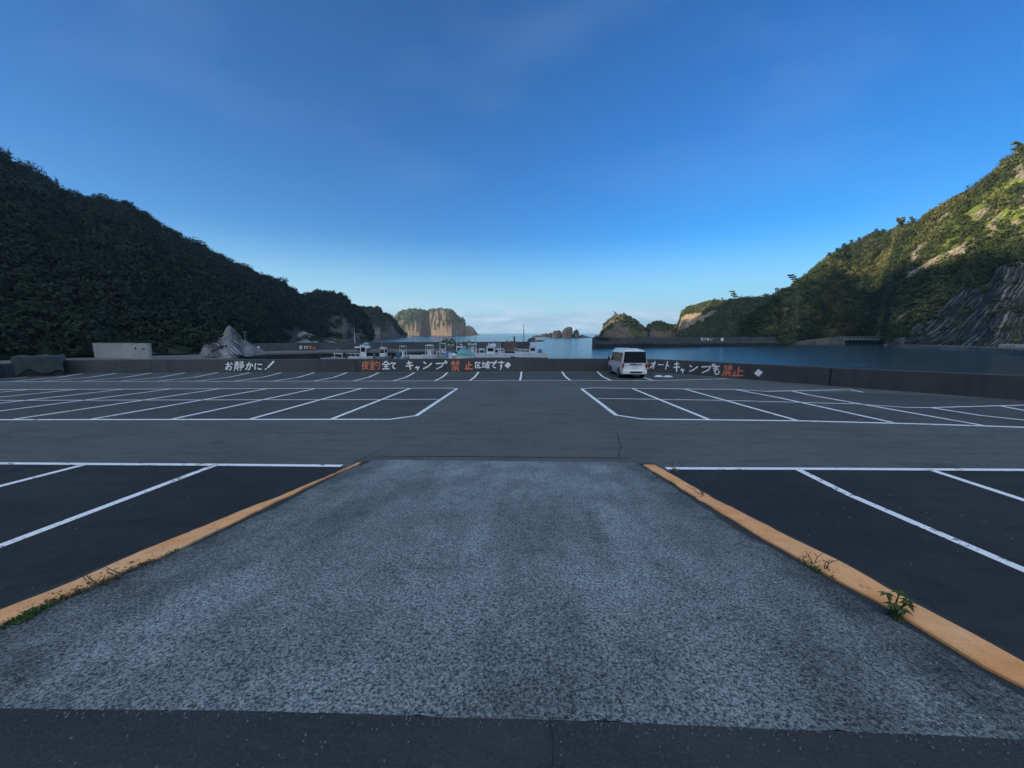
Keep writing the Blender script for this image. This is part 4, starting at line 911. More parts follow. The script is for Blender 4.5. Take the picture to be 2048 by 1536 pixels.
# ================================================================== TREES ON THE SKYLINE
def ridge_pt(h, u):
    H = HILLS[h]; a, _ = azel(u, 600); i = int(np.argmin(np.abs(H['az']-a))); P = H['P'][i, :H['nv']+2]
    el = (P[:, 2]-EYE)/np.hypot(P[:, 0], P[:, 1]); j = int(np.argmax(el)); return Vector(P[j])
def pine(u, h, ht, lean, label, cat='tree', group=None, crown=1.0, mat='leafR', layers=4):
    b = ridge_pt(h, u)-Vector((0, 0, .4)); t = empty('pine_tree', b); tag(t, label, cat, group)
    rnd = random.Random(int(u)); tr = MB(); top = Vector((lean*ht, 0, ht))
    tr.tube([(0, 0, 0), (lean*ht*.2, 0, ht*.4), (lean*ht*.6, 0, ht*.75), top], [ht*.035, ht*.028, ht*.018, ht*.008], 6)
    C = []; rad = []
    for k in range(layers):
        f = 0.4+0.6*k/(layers-1); c = Vector((lean*ht*f**1.5, 0, ht*f))
        for q in range(5):
            an = rnd.uniform(0, 6.28); L = ht*(.45-.25*f)*rnd.uniform(.6, 1.2)*crown
            e = c+Vector((math.cos(an)*L+lean*ht*.25, math.sin(an)*L, ht*.05)); tr.tube([c, e], [ht*.012, ht*.005], 4)
            C.append(e); rad.append(ht*.13*crown); C.append(c.lerp(e, .6)); rad.append(ht*.10*crown)
    tr.build('trunk', MAT['bark'], t)
    leaves_mesh('crown', C, np.array(rad), 34, .32*ht/6, MAT[mat], squash=.5, parent=t)
    return t
def bare(u, h, ht, label, lean=0.3, group='bare windswept trees on the left skyline'):
    b = ridge_pt(h, u)-Vector((0, 0, .4)); t = empty('bare_tree', b); tag(t, label, 'tree', group)
    rnd = random.Random(int(u*7)); tr = MB(); tw = MB()
    for k in range(3):
        a = Vector((rnd.uniform(-.8, .8), rnd.uniform(-.8, .8), 0)); e = a+Vector((lean*ht*rnd.uniform(-1.4, .6)-ht*.15, rnd.uniform(-.3, .3), ht*rnd.uniform(.6, 1)))
        m_ = a.lerp(e, .5)+Vector((rnd.uniform(-.3, .3), 0, .2)); tr.tube([a, m_, e], [.16, .11, .05], 5)
        for q in range(9):
            s_ = a.lerp(e, rnd.uniform(.35, .95)); e2 = s_+Vector((rnd.uniform(-1.1, .5), rnd.uniform(-.7, .7), rnd.uniform(.5, 1.5)))*ht/5
            tw.tube([s_, s_.lerp(e2, .5)+Vector((.1, 0, .05)), e2], [.05, .04, .02], 4)
            e3 = e2+Vector((rnd.uniform(-.6, .2), 0, rnd.uniform(.2, .7))); tw.tube([s_.lerp(e2, .6), e3], [.035, .018], 4)
    tr.build('trunk', MAT['twig'], t); tw.build('twigs', MAT['twig'], t)
    C = [Vector((rnd.uniform(-1.5, 1), rnd.uniform(-1, 1), ht*rnd.uniform(.15, .75))) for _ in range(7)]
    leaves_mesh('leaf_clumps', C, np.full(7, .7), 12, .22, MAT['leafL'], parent=t)
    return t
for u, ht, l in ((4, 8, 'tallest bare tree at the far left top of the ridge'), (14, 7.5, 'bare tree with a leaning stem near the left frame edge'), (24, 7.5, 'bushy bare tree on the upper left skyline'), (34, 6.5, 'thin bare tree right of the bushy one on the left ridge'), (43, 6, 'crooked bare tree halfway along the first skyline group'), (58, 6, 'open twiggy tree near the end of the upper left group'), (68, 5, 'last small bare tree of the upper left group'), (97, 5, 'first bare tree of the lower skyline group'), (106, 5.5, 'forked bare tree in the lower skyline group'), (118, 5, 'dense low tree in the lower skyline group'), (142, 6, 'dark leafy tree leaning left at the dip in the ridge'), (152, 4.5, 'small dark tree ending the lower skyline group')):
    bare(u, 'hillL', ht, l)
pine(1590, 'hillR', 6.0, -.55, 'dark windswept pine leaning left off the right slope', mat='leafL', crown=1.25)
pine(1470, 'headR', 6.0, -.3, 'flat-topped pine standing up on the sunlit headland ridge')
pine(1555, 'headR', 4.0, -.2, 'small pine where the headland meets the right hill')
pine(1563, 'headR', 3.6, -.1, 'smaller round pine beside the saddle of the right hill')
pine(1448, 'headR', 3.2, -.3, 'little shrubby pine left of the flat-topped pine')
pine(1788, 'hillR', 6.5, -.25, 'tall ragged pine on the middle of the right skyline', layers=5)
pine(1800, 'hillR', 5.0, .1, 'short pine just right of the tall ragged pine')
pine(1826, 'hillR', 5.0, .5, 'pine leaning right on the right-hand skyline')
pine(1836, 'hillR', 5.0, .6, 'second windblown pine leaning right on the right-hand skyline')
pine(1990, 'hillR', 5.0, -.35, 'twiggy pine high on the right skyline')
pine(2008, 'hillR', 4.0, -.1, 'small tree high on the right skyline near the frame edge')
for k, (u, s_) in enumerate(((1650, 4), (1664, 3.6), (1678, 4.2), (1692, 4), (1706, 3.4), (1736, 3.6), (1752, 4))):
    pine(u, 'hillR', s_, -.15, ['lowest of the see-through trees on the right skyline', 'second see-through tree above the dark pine', 'broad see-through tree on the right skyline', 'see-through tree with sky showing below its crown', 'upper small see-through tree on the right skyline', 'rounded tree before the bump of the right skyline', 'rounded tree on the bump of the right skyline'][k], group='trees along the right skyline', mat='leafL')
pine(668, 'headland2', 3.0, 0, 'lone small tree on top of the second dark headland')
pine(1236, 'islet', 3.2, -.8, 'windblown tree overhanging the top of the rounded islet')
#@@PART4
# ================================================================== QUAYS AND BREAKWATERS
ZD = -1.87
def qpt(u, v, z=ZD): p = on_z(u, v, z); return (p.x, p.y)
FQ = [qpt(250, 722), qpt(390, 713.8), qpt(480, 708.8), qpt(560, 706), qpt(650, 703.8), qpt(800, 702.2), qpt(950, 701), qpt(1066, 700.4)]
q = empty('harbour_quay', (0, 0, 0)); tag(q, 'left harbour quay with a pale edge, the fishing boats moored along it', 'quay')
mb = MB(); vs = []; n = len(FQ)
BQ = [(x-4 + (x*0.02), y+17) for x, y in FQ]; BQ[-1] = (FQ[-1][0]+.5, FQ[-1][1]+16)
for (x, y), (bx, by) in zip(FQ, BQ): vs += [(x, y, SEA-1), (x, y, ZD-0.22), (bx, by, ZD-0.02), (bx, by, SEA-1)]
mb.add(vs, [(4*i+a, 4*i+4+a, 4*i+5+a, 4*i+1+a) for i in range(n-1) for a in (0, 1, 2)]+[(4*n-4, 4*n-1, 4*n-2, 4*n-3)])
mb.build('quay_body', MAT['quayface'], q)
mb = MB(); vs = []
for (x, y), (bx, by) in zip(FQ, BQ):
    d = (Vector((bx, by))-Vector((x, y))).normalized()
    vs += [(x-.05, y-.12, ZD-0.35), (x-.05, y-.12, ZD), (x+d.x*.5, y+d.y*.5, ZD), (x+d.x*.5, y+d.y*.5, ZD-0.05), ]
mb.add(vs, [(4*i+a, 4*i+4+a, 4*i+5+a, 4*i+1+a) for i in range(n-1) for a in (0, 1, 2)]+[(4*n-4, 4*n-1, 4*n-2, 4*n-3)])
mb.build('quay_edge', MAT['quay'], q)
mb = MB(); vs = []
for (x, y), (bx, by) in zip(FQ, BQ):
    d = (Vector((bx, by))-Vector((x, y))).normalized(); vs += [(x+d.x*.5, y+d.y*.5, ZD-.01), (bx, by, ZD-.01)]
mb.add(vs, [(2*i, 2*i+2, 2*i+3, 2*i+1) for i in range(n-1)]); mb.build('quay_deck', MAT['quay'], q)
# parapet wall along its sea side
ZT = EYE-2.39
tw = [(-47, 70.5), (-44.2, 82), (-36, 90.5), (-20, 97.5), (0, 101.5), (3.2, 102)]
TWp = []
for u, v in ((482, 687.4), (560, 686.3), (640, 685.2), (700, 684.7), (800, 684.2), (900, 683.9), (1000, 683.7), (1060, 683.6)):
    p = on_z(u, v, ZT); TWp.append((p.x, p.y))
bw = empty('breakwater', (0, 0, 0)); tag(bw, 'long dark left breakwater wall behind the fishing boats with small painted writing', 'breakwater')
prism_wall(TWp, lambda x, y: ZT, SEA-2, 1.2).build('parapet', MAT['breakw'], bw)
def plane_sheet(name, u0, u1, v0, v1, path, mat, parent, off=0.03):
    """flat board on a wall path: outline taken from the photograph"""
    d = [ray(u0, v1), ray(u1, v1), ray(u1, v0), ray(u0, v0)]; um = ray((u0+u1)/2, v0); ks = 0
    for k in range(len(path)-1):
        a = Vector(path[k]); b = Vector(path[k+1]); t = b-a; nn = Vector((-t.y, t.x)); s = a.dot(nn)/(um.x*nn.x+um.y*nn.y); f = (Vector((um.x, um.y))*s-a).dot(t)/t.length_squared
        if 0 <= f <= 1: ks = k
    a = Vector(path[ks]); b = Vector(path[ks+1]); t = (b-a).normalized(); nn = Vector((-t.y, t.x)); P = []
    for q_ in d:
        s = a.dot(nn)/(q_.x*nn.x+q_.y*nn.y); P.append(Vector((q_.x*s, q_.y*s, EYE+q_.z*s))-Vector((nn.x, nn.y, 0))*off)
    mb = MB(); b_ = [p+Vector((nn.x, nn.y, 0))*(off*.8) for p in P]
    mb.add(P+b_, [(0, 1, 2, 3), (7, 6, 5, 4), (0, 4, 5, 1), (1, 5, 6, 2), (2, 6, 7, 3), (3, 7, 4, 0)])
    return mb.build(name, MAT[mat], parent)
o = plane_sheet('sign_board', 497, 507, 692.6, 698.2, TWp, 'sign', None, .06); tag(o, 'larger white sign board at the left end of the left breakwater wall', 'sign')
o = plane_sheet('sign_board', 514, 519.5, 692.8, 696, TWp, 'sign', None, .06); tag(o, 'small white sign board right of the larger one on the left breakwater', 'sign')
mb = MB()
def small_glyph(mb, key, u0, u1, v0, v1, path, wd, off=.03, zoff=0):
    um = ray((u0+u1)/2, v0); ks = 0
    for k in range(len(path)-1):
        a = Vector(path[k]); b = Vector(path[k+1]); t = b-a; nn = Vector((-t.y, t.x)); s = a.dot(nn)/(um.x*nn.x+um.y*nn.y); f = (Vector((um.x, um.y))*s-a).dot(t)/t.length_squared
        if 0 <= f <= 1: ks = k
    a = Vector(path[ks]); t = (Vector(path[ks+1])-a).normalized(); nn = Vector((-t.y, t.x))
    for si, st in enumerate(G[key]):
        Q = []
        for x, y in st:
            q_ = ray(u0+(u1-u0)*x, v1-(v1-v0)*y); s = a.dot(nn)/(q_.x*nn.x+q_.y*nn.y); Q.append(Vector(((Vector((q_.x*s, q_.y*s))-a).dot(t), EYE+q_.z*s)))
        vs = []
        for i, q_ in enumerate(Q):
            tt = (Q[min(i+1, len(Q)-1)]-Q[max(i-1, 0)]).normalized(); m2 = Vector((-tt.y, tt.x))*wd/2
            for w_ in (q_+m2, q_-m2): p = a+t*w_.x-nn*(off+.002*si); vs.append((p.x, p.y, w_.y))
        mb.add(vs, [(2*i, 2*i+1, 2*i+3, 2*i+2) for i in range(len(Q)-1)])
for k, u, w_ in (('ku', 598.5, 605), ('su', 607.5, 611.5), ('te', 612, 616)): small_glyph(mb, k, u, w_, 691.8, 698.2, TWp, .13)
o = mb.build('lettering', MAT['wpaint'], bw)
mb = MB()
for k, u, w_ in (('kin', 617, 623.5), ('shi', 624, 632)): small_glyph(mb, k, u, w_, 691, 698, TWp, .11)
o = mb.build('lettering', MAT['opaint'], bw); o['label'] = 'faded orange characters'
# right breakwater: parapet above, apron ledge below
ZR = EYE-1.86; RWp = []; RAp = []
for u, v in ((1191.5, 675.2), (1300, 674.9), (1400, 674.5), (1500, 674.2), (1560, 674.8)):
    dpt = 159+ (u-1191)/450*30; p = at_depth(u, v, dpt); RWp.append((p.x, p.y))
br = empty('breakwater', (0, 0, 0)); tag(br, 'right breakwater with a stepped concrete face in front of the rounded islet', 'breakwater')
def rtop(x, y): return ZR-0.05
prism_wall([(x, y+3.0) for x, y in RWp], rtop, SEA-2, 2.0).build('parapet', MAT['breakw'], br)
RAx = [(x-0.0, y) for x, y in RWp]
prism_wall(RAx, lambda x, y: EYE-3.75-(y-159)*.01, SEA-2, 3.0).build('apron', MAT['breakw'], br)
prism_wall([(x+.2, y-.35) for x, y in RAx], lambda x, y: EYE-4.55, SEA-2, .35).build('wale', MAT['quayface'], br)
mb = MB(); mb.box((RWp[0][0]+3.5, RWp[0][1]+3.6, ZR+.1), (7, 1.6, .35)); mb.build('cap_block', MAT['breakw'], br); mb = MB(); mb.box((RWp[0][0]+22, RWp[0][1]+5.0, ZR+.12), (9, 1.6, .4), .18); mb.build('cap_block', MAT['breakw'], br)
RP2 = [(x, y+3.0) for x, y in RWp]
mb = MB()
for k, u, w_ in (('ku', 1401.5, 1407), ('te', 1408, 1413), ('zen', 1413.5, 1419), ('n', 1420, 1426)): small_glyph(mb, k, u, w_, 676, 680.8, RP2, .17)
mb.build('lettering', MAT['wpaint'], br)
o = plane_sheet('sign_board', 1441.5, 1447, 675.8, 682, RP2, 'sign', None, .08); tag(o, 'upright white sign board on the right breakwater wall', 'sign')
# shore road and quay under the right hill
RQ = [(1480, 685.5, 689.5), (1530, 686, 691), (1600, 686, 691.5), (1660, 685, 690.5), (1690, 684, 690)]
def bank(name, pts, mat, label, cat, th=6):
    path = []; tops = []
    for u, vt, vb in pts:
        p = on_z(u, vb, SEA); path.append((p.x, p.y)); tops.append(at_depth(u, vt, p.y).z)
    tb = {round(x, 3): z for (x, y), z in zip(path, tops)}
    o = prism_wall(path, lambda x, y: tb[round(x, 3)], SEA-2, th).build(name, MAT[mat]); return tag(o, label, cat)
bank('stone_bank', [(1480, 686, 692), (1520, 685.5, 690.5), (1560, 683.5, 689.5), (1600, 684, 689.5), (1630, 679, 688.8), (1658, 675.5, 689), (1680, 675, 689.5)], 'stone', 'rough grey stone bank at the water left of the small bridge', 'embankment', 2.2)
bank('stone_bank', [(1776, 689, 693.5), (1780, 682, 693.5), (1788, 676, 694), (1800, 674.5, 694.5), (1814, 681, 695)], 'stone', 'rubble stone abutment right of the small bridge', 'embankment', 2.2)
bank('shore_quay', [(1806, 689.5, 697.0), (1870, 691.2, 699.5), (1950, 694.2, 702.5), (2020, 697.8, 706.5), (2048, 699.5, 709.5), (2300, 716, 734)], 'quay', 'low concrete quay along the foot of the columnar cliff', 'quay', 9)
def bridge(u0, u1, vt, vb, vw, label):
    a = on_z(u0, vw, SEA); b = on_z(u1, vw, SEA); za = at_depth(u0, vb, a.y).z; zt = at_depth(u0, vt, a.y).z
    t = (b-a); L = Vector((t.x, t.y)).length; an = math.atan2(t.y, t.x)
    e = empty('footbridge', (a.x, a.y, SEA), an); tag(e, label, 'bridge')
    h0, h1 = za-SEA, zt-SEA; dk = (h1-h0)
    m = MB(); m.box((L/2, 2.2, h0+dk*.2), (L, 4.4, dk*.36)); m.build('deck', MAT['block'], e)
    m = MB(); m.box((L/2, .1, h1-.14), (L, .16, .28)); 
    for i in range(13): m.box((L*i/12, .12, h0+dk*.62), (.16, .14, dk*.62))
    m.build('railing', MAT['block'], e)
    m = MB(); m.box((L/2, 4.3, h1-.14), (L, .16, .28))
    for i in range(13): m.box((L*i/12, 4.28, h0+dk*.62), (.16, .14, dk*.62))
    m.build('railing', MAT['block'], e)
    for x in (0.3, L-.3):
        m = MB(); m.box((x, 2.2, h0/2-.5), (1.6, 4.2, h0+1.0), taper=.9); m.build('pier', MAT['stone'], e)
bridge(1686, 1781, 673.5, 680.0, 689.5, 'small pale concrete bridge over the inlet under the right hill')
bridge(2031, 2110, 689.2, 695.6, 705.5, 'pale concrete footbridge cut off by the right frame edge')

# ------------------------------------------------------------------ pale concrete block building on the left
pb = [at_depth(189.5, 716.5, 64), at_depth(298, 716, 62)]
e = empty('concrete_block_wall', (pb[0].x, pb[0].y, -1.95), math.atan2(pb[1].y-pb[0].y, pb[1].x-pb[0].x)); tag(e, 'pale grey concrete block wall standing behind the left end of the sea wall', 'wall')
L = (pb[1]-pb[0]).length; Hh = at_depth(189, 686.5, 64).z+1.95
m = MB(); m.box((L/2, .25, Hh/2), (L, .5, Hh), tx=1.03, taper=.9); m.build('wall_body', MAT['block'], e, .03)
m = MB(); m.box((L/2, .25, Hh+.03), (L*1.02, .5, .06)); m.build('coping', MAT['block'], e)
m = MB(); m.box((L*.78, .015, Hh*.68), (.35, .03, .5)); m.build('dark_patch', MAT['breakw'], e); m = MB(); m.box((L*.92, .015, Hh*.66), (.6, .03, .25)); m.build('dark_patch', MAT['breakw'], e)
# tarp covered bin on the lot
p = lot(78, 753.0); e = empty('covered_bin', (p.x, p.y, p.z), .75); tag(e, 'dark green tarp-covered bin at the left end of the car park', 'bin')
m = MB(); m.box((0, .9, .66), (2.2, 1.5, 1.32), taper=.97); m.build('bin_body', MAT['black'], e, .03)
nu_, nv_ = 30, 40; P = np.zeros((nu_, nv_, 3))
for i in range(nu_):
    for j in range(nv_):
        a = (i/(nu_-1)-.5)*2; t = (j/(nv_-1)-.5)*2; x = a*1.2
        s = abs(t); 
        if s < .45: y = t/.45*.82; z = 1.46
        else: y = math.copysign(.82+.10*(s-.45)+.04*math.sin(a*9+t*3), t); z = 1.46-(s-.45)/.55*(1.12+.16*math.sin(a*5))
        if abs(a) > .93: z -= (abs(a)-.93)*7
        z += .05*math.sin(a*7+t*2)+.035*float(vn3(a*3, t*4, .5))
        P[i, j] = (x, y+.9, z)
grid_mesh('tarp_cover', P, MAT['tarp'], parent=e)

# ------------------------------------------------------------------ poles
def pole(u, vb, vt, depth, r, mat, label, name='pole', cross=False):
    a = at_depth(u, vb, depth); b = at_depth(u, vt, depth); e = empty(name, a); tag(e, label, 'pole'); H = b.z-a.z
    m = MB(); m.tube([(0, 0, -.3), (0, 0, H)], [r, r*.7], 8); m.build('shaft', MAT[mat], e)
    m = MB(); m.box((0, 0, .06), (r*5, r*5, .12)); 
    m.build('foot', MAT[mat], e)
    if cross: m = MB(); m.tube([(-.6, 0, H-.1), (.5, 0, H-.1)], r*.7, 6); m.build('crossbar', MAT[mat], e)
pole(709.8, 684.5, 650, 98, .07, 'pole', 'tall thin white pole on the left breakwater, above the small truck')
pole(1047.5, 683.6, 648, 102.6, .10, 'darkpole', 'tall thin dark pole near the right end of the left breakwater')
pole(1028.5, 683.6, 672, 102.4, .24, 'darkpole', 'short thick dark post left of the tall dark pole', 'post')
pole(491, 687.5, 663, 96, .08, 'pole', 'white post with a short crossbar in front of the pale outcrop', cross=True)
pole(674.5, 704, 695, 92, .06, 'pole', 'thin pale post on the quay edge behind the left skiffs', 'post')
pole(679, 704, 695, 92, .06, 'pole', 'second thin pale post just right of its twin on the quay edge', 'post')

# ------------------------------------------------------------------ small flatbed truck on the quay
def truck():
    p = at_depth(709, 701.6, 92); e = empty('flatbed_truck', (p.x, p.y, ZD), .04); tag(e, 'small white flatbed truck parked on the quay under the tall white pole', 'truck')
    m = MB(); sec = [(0.0, .55), (2.55, .55)]
    m.box((1.15, .7, .66), (2.2, 1.4, .10)); m.box((1.15, .02, .82), (2.2, .05, .26)); m.box((1.15, 1.38, .82), (2.2, .05, .26)); m.box((.03, .7, .82), (.05, 1.4, .26)); m.build('load_bed', MAT['boatw'], e)
    prof = [(2.28, .45), (3.42, .45), (3.45, .95), (3.38, 1.08), (3.10, 1.78), (2.98, 1.84), (2.30, 1.84)]
    m = MB(); k = len(prof); m.add([(x, .02, z) for x, z in prof]+[(x, 1.38, z) for x, z in prof], [tuple(range(k)), tuple(range(2*k-1, k-1, -1))]+[(i, k+i, k+(i+1) % k, (i+1) % k) for i in range(k)]); m.build('cab', MAT['boatw'], e, .03)
    m = MB(); m.quad((2.45, .005, 1.15), (3.22, .005, 1.15), (3.02, .005, 1.70), (2.45, .005, 1.70)); m.quad((3.375, .12, 1.15), (3.375, 1.28, 1.15), (3.155, 1.28, 1.70), (3.155, .12, 1.70)); m.build('window', MAT['glass'], e)
    m = MB(); m.box((1.6, .7, .48), (3.2, .7, .14)); m.build('chassis', MAT['black'], e)
    for x in (.55, 2.95):
        for y in (.12, 1.28):
            m = MB(); m.tube([(x, y-.09, .27), (x, y+.09, .27)], .27, 14); w_ = m.build('wheel', MAT['tyre'], e)
            m = MB(); m.tube([(x, y-.1, .27), (x, y+.1, .27)], .14, 10); m.build('rim', MAT['steel'], w_)
truck()

# ------------------------------------------------------------------ nets and floats heaped on the quay
def heap(u, v, depth, w_, h, mat, label, seed, d=1.6):
    p = at_depth(u, v, depth); e = empty('net_heap', (p.x, p.y, ZD)); tag(e, label, 'net heap')
    n1, n2 = 34, 20; P = np.zeros((n1, n2, 3))
    for i in range(n1):
        for j in range(n2):
            th = 2*math.pi*i/(n1-1); r = j/(n2-1); c_, s_ = math.cos(th), math.sin(th)
            k = 1-r**3.2; nz = float(fbm(c_*r*1.9+seed, s_*r*1.9, seed*.3, 4))
            P[i, j] = (c_*r*w_/2*(1+.1*nz), s_*r*d/2*(1+.12*nz), max(0, k)*h*(1+.35*nz))
    grid_mesh('nets', P, MAT[mat], parent=e)
    rnd = random.Random(seed)
    for _ in range(5):
        m = MB(); a = rnd.uniform(0, 6.28); r = rnd.uniform(.1, .7); m.ball((math.cos(a)*r*w_/2, -abs(math.sin(a))*r*d/2, h*(1-r**3)*1.02), .11, 8, 5)
        m.build('cork', MAT['float'], e)
heap(890, 702, 97, 3.2, 2.75, 'net', 'tall dark green heap of nets on the quay, its left part', 3)
heap(905, 702, 97.5, 3.0, 2.9, 'net', 'tall dark green heap of nets on the quay, its right part', 5)
heap(920, 702, 96, 2.4, 2.0, 'netbrown', 'brown net heap right of the green heaps', 8)
heap(938, 702, 97, 2.4, 2.3, 'net', 'green net heap half hidden behind the teal covered boat', 9)
heap(1020, 702, 98, 4.2, 2.2, 'netbrown', 'wide dark net heap behind the last long hull', 12)
heap(897, 702, 94, 3.0, 1.4, 'netbrown', 'low brown net heap in front of the green heaps', 15)

# ------------------------------------------------------------------ boats
def hull_mesh(L, B, D, sheer=.25, rake=.5, nose=.95):
    """open hull with sides, transom, gunwale and sole; stern at x=-L/2, bow at +L/2, z=0 at the waterline"""
    n = 13; st = []
    for i in range(n):
        t = i/(n-1); x = -L/2+L*t; wdt = B/2*(0.88+.12*min(1, t*3))*(1-max(0, (t-.45)/.55)**2.3*nose)
        g = D*(.72+sheer*1.6*max(0, t-.3)**1.5+.06*(1-t)); ch = D*.08; kx = x-rake*max(0, t-.7)/.3*D*.55
        st.append((x, wdt, g, ch, kx))
    return st
def boat(u, vw, depth, heading, L, B, D, label, hull='boatw', stripe='boot', cabin=None, frame=None, mast=None, motor=None, cover=None, fly=None, ttop=None, fender=None, rail=False, parts=(), name='fishing_boat', lift=0.0):
    p = at_depth(u, vw, depth); e = empty(name, (p.x, p.y-1.5, SEA+lift+.12), R(heading)); e.scale = (1.12, 1.12, 1.3); tag(e, label, 'boat', 'fishing boats moored along the quay')
    st = hull_mesh(L, B, D); n = len(st); m = MB(); vs = []
    for x, w_, g, ch, kx in st:
        ws = w_*.82; gi = max(w_-.09, .01)
        vs += [(kx, 0, -.35), (kx*.3+x*.7-(0), ws*.85, -.05), (x, ws, ch+.12), (x, w_, g), (x, gi, g), (x, gi, g-.28 if D < 1 else g-.42)]
        vs += [(kx*.3+x*.7, -ws*.85, -.05), (x, -ws, ch+.12), (x, -w_, g), (x, -gi, g), (x, -gi, g-.28 if D < 1 else g-.42)]
    fs = []; ms = []
    k = 11
    for i in range(n-1):
        for a, b, mm_ in ((0, 1, 1), (1, 2, 1), (2, 3, 0), (3, 4, 0), (4, 5, 0)):
            fs.append((i*k+a, (i+1)*k+a, (i+1)*k+b, i*k+b)); ms.append(mm_)
        for a, b, mm_ in ((0, 6, 1), (6, 7, 1), (7, 8, 0), (8, 9, 0), (9, 10, 0)):
            fs.append((i*k+a, i*k+b, (i+1)*k+b, (i+1)*k+a)); ms.append(mm_)
    fs.append((0, 1, 2, 3, 8, 7, 6)); ms.append(0)
    m.v = vs; m.f = [list(f) for f in fs]; m.m = ms; m.sm = [False]*len(fs)
    m.build('hull', [MAT[hull], MAT[stripe]], e)
    m = MB(); vs = []
    for x, w_, g, ch, kx in st: gi = max(w_-.10, .01); z = g-(.26 if D < 1 else .40); vs += [(x, gi, z), (x, -gi, z)]
    m.add(vs, [(2*i, 2*i+1, 2*i+3, 2*i+2) for i in range(n-1)]); m.build('deck', MAT['deck'], e)
    zd = D*.72-(.26 if D < 1 else .40)
    if rail:
        m = MB(); P = [(x, w_*.92, g+.45) for x, w_, g, _, _ in st[6:]]; P2 = [(x, -w_*.92, g+.45) for x, w_, g, _, _ in reversed(st[6:])]
        m.tube(P+P2, .025, 5)
        for x, w_, g, _, _ in st[6::2]: m.tube([(x, w_*.92, g), (x, w_*.92, g+.45)], .02, 5); m.tube([(x, -w_*.92, g), (x, -w_*.92, g+.45)], .02, 5)
        m.build('bow_rail', MAT['rail'], e)
    if cabin:
        x, l, w_, h = cabin; m = MB(); m.box((x, 0, zd+h/2), (l, w_, h), taper=.92, tx=.82); c = m.build('cabin', MAT['boatw'], e, .03)
        m = MB(); zz = zd+h*.68; hh = h*.38
        m.box((x, 0, zz), (l*.92, w_*.80, hh), taper=1, tx=.93)
        m.box((x, 0, zz), (l*.62, w_*.985, hh*.85)); m.build('window', MAT['glass'], c)
        m = MB(); m.box((x-.05, 0, zd+h+.03), (l*1.02, w_*1.02, .07)); m.build('roof', MAT['boatw'], c, .02)
    if frame:
        x, l, w_, h = frame; m = MB()
        for sx in (-1, 1):
            for sy in (-1, 1): m.tube([(x+sx*l/2, sy*w_/2, zd), (x+sx*l/2*.92, sy*w_/2*.92, zd+h)], .045, 6)
        for z_ in (h, h*.62):
            c4 = [(x-l/2*.92, -w_/2*.92, zd+z_), (x+l/2*.92, -w_/2*.92, zd+z_), (x+l/2*.92, w_/2*.92, zd+z_), (x-l/2*.92, w_/2*.92, zd+z_)]
            m.tube(c4+[c4[0]], .04, 6)
        m.build('pipe_frame', MAT['rail'], e)
        m = MB(); m.box((x, 0, zd+h*.3), (l*.45, w_*.4, h*.6), taper=.85); c = m.build('console', MAT['boatw'], e, .03)
        m = MB(); m.box((x+l*.15, 0, zd+h*.66), (.05, w_*.42, h*.18)); m.build('windscreen', MAT['glass'], c)
    if ttop:
        x, l, w_, h = ttop; m = MB(); m.box((x, 0, zd+h), (l, w_, .09)); m.build('canopy', MAT['boatw'], e, .03)
        m = MB()
        for sx in (-.35, .2):
            for sy in (-1, 1): m.tube([(x+sx*l, sy*w_*.33, zd), (x+sx*l*.8, sy*w_*.42, zd+h)], .04, 6)
        m.build('canopy_frame', MAT['rail'], e)
    if fly:
        x, l, w_, h = fly; z0 = zd+1.75; m = MB(); m.box((x, 0, z0+.04), (l*1.25, w_, .08)); m.box((x+l*.35, 0, z0+.3), (.1, w_*.9, .5)); m.box((x-l*.3, w_*.43, z0+.25), (l*.9, .08, .45)); m.box((x-l*.3, -w_*.43, z0+.25), (l*.9, .08, .45)); m.build('flybridge', MAT['boatw'], e, .02)
        m = MB(); m.tube([(x-l*.4, .3, z0), (x-l*.4, .3, z0+h)], .04, 6); m.tube([(x-l*.4, -.3, z0), (x-l*.4, -.3, z0+h)], .04, 6); m.tube([(x-l*.4, -.3, z0+h), (x-l*.4, .3, z0+h)], .04, 6); m.build('light_mast', MAT['rail'], e)
        m = MB(); m.ball((x-l*.4, 0, z0+h+.15), .17, 10, 6); m.build('radar_dome', MAT['boatw'], e)
    if mast:
        x, h = mast; m = MB(); m.tube([(x, 0, zd), (x, 0, zd+h)], [.05, .03], 6); m.tube([(x, -.5, zd+h*.55), (x, .5, zd+h*.55)], .022, 5); m.build('mast', MAT['rail'], e)
    if motor:
        m = MB(); x = -L/2-.15; m.box((x-.1, 0, D*.72+.32), (.42, .34, .46), taper=.8, tx=.75); mo = m.build('outboard', MAT[motor], e, .05)
        m = MB(); m.box((x-.05, 0, D*.2), (.16, .14, D*1.1)); m.build('outboard_leg', MAT['black'], mo)
    if cover:
        mat, x0, x1, h = cover; nn_ = 14; P = np.zeros((nn_, 9, 3))
        for i in range(nn_):
            t = i/(nn_-1); x = x0+(x1-x0)*t; sx = [s for s in st if s[0] <= x+.01][-1]; w2 = sx[1]+.05
            for j in range(9):
                a = (j/8-.5)*2; P[i, j] = (x, a*w2, sx[2]+.03+h*(1-abs(a)**1.6)*math.sin(math.pi*min(max(t, .08), .92))**.6+.04*math.sin(x*5+a*3)-(.15 if abs(a) == 1 else 0))
        grid_mesh('boat_cover', P, MAT[mat], parent=e)
    if fender:
        m = MB(); x, y, z, r = fender; m.ball((x, y, z), r, 12, 8); m.build('fender', MAT['float'], e)
    for nm, mt, bx in parts:
        m = MB()
        for c, s in bx: m.box(c, s)
        m.build(nm, MAT[mt], e, .01)
    return e
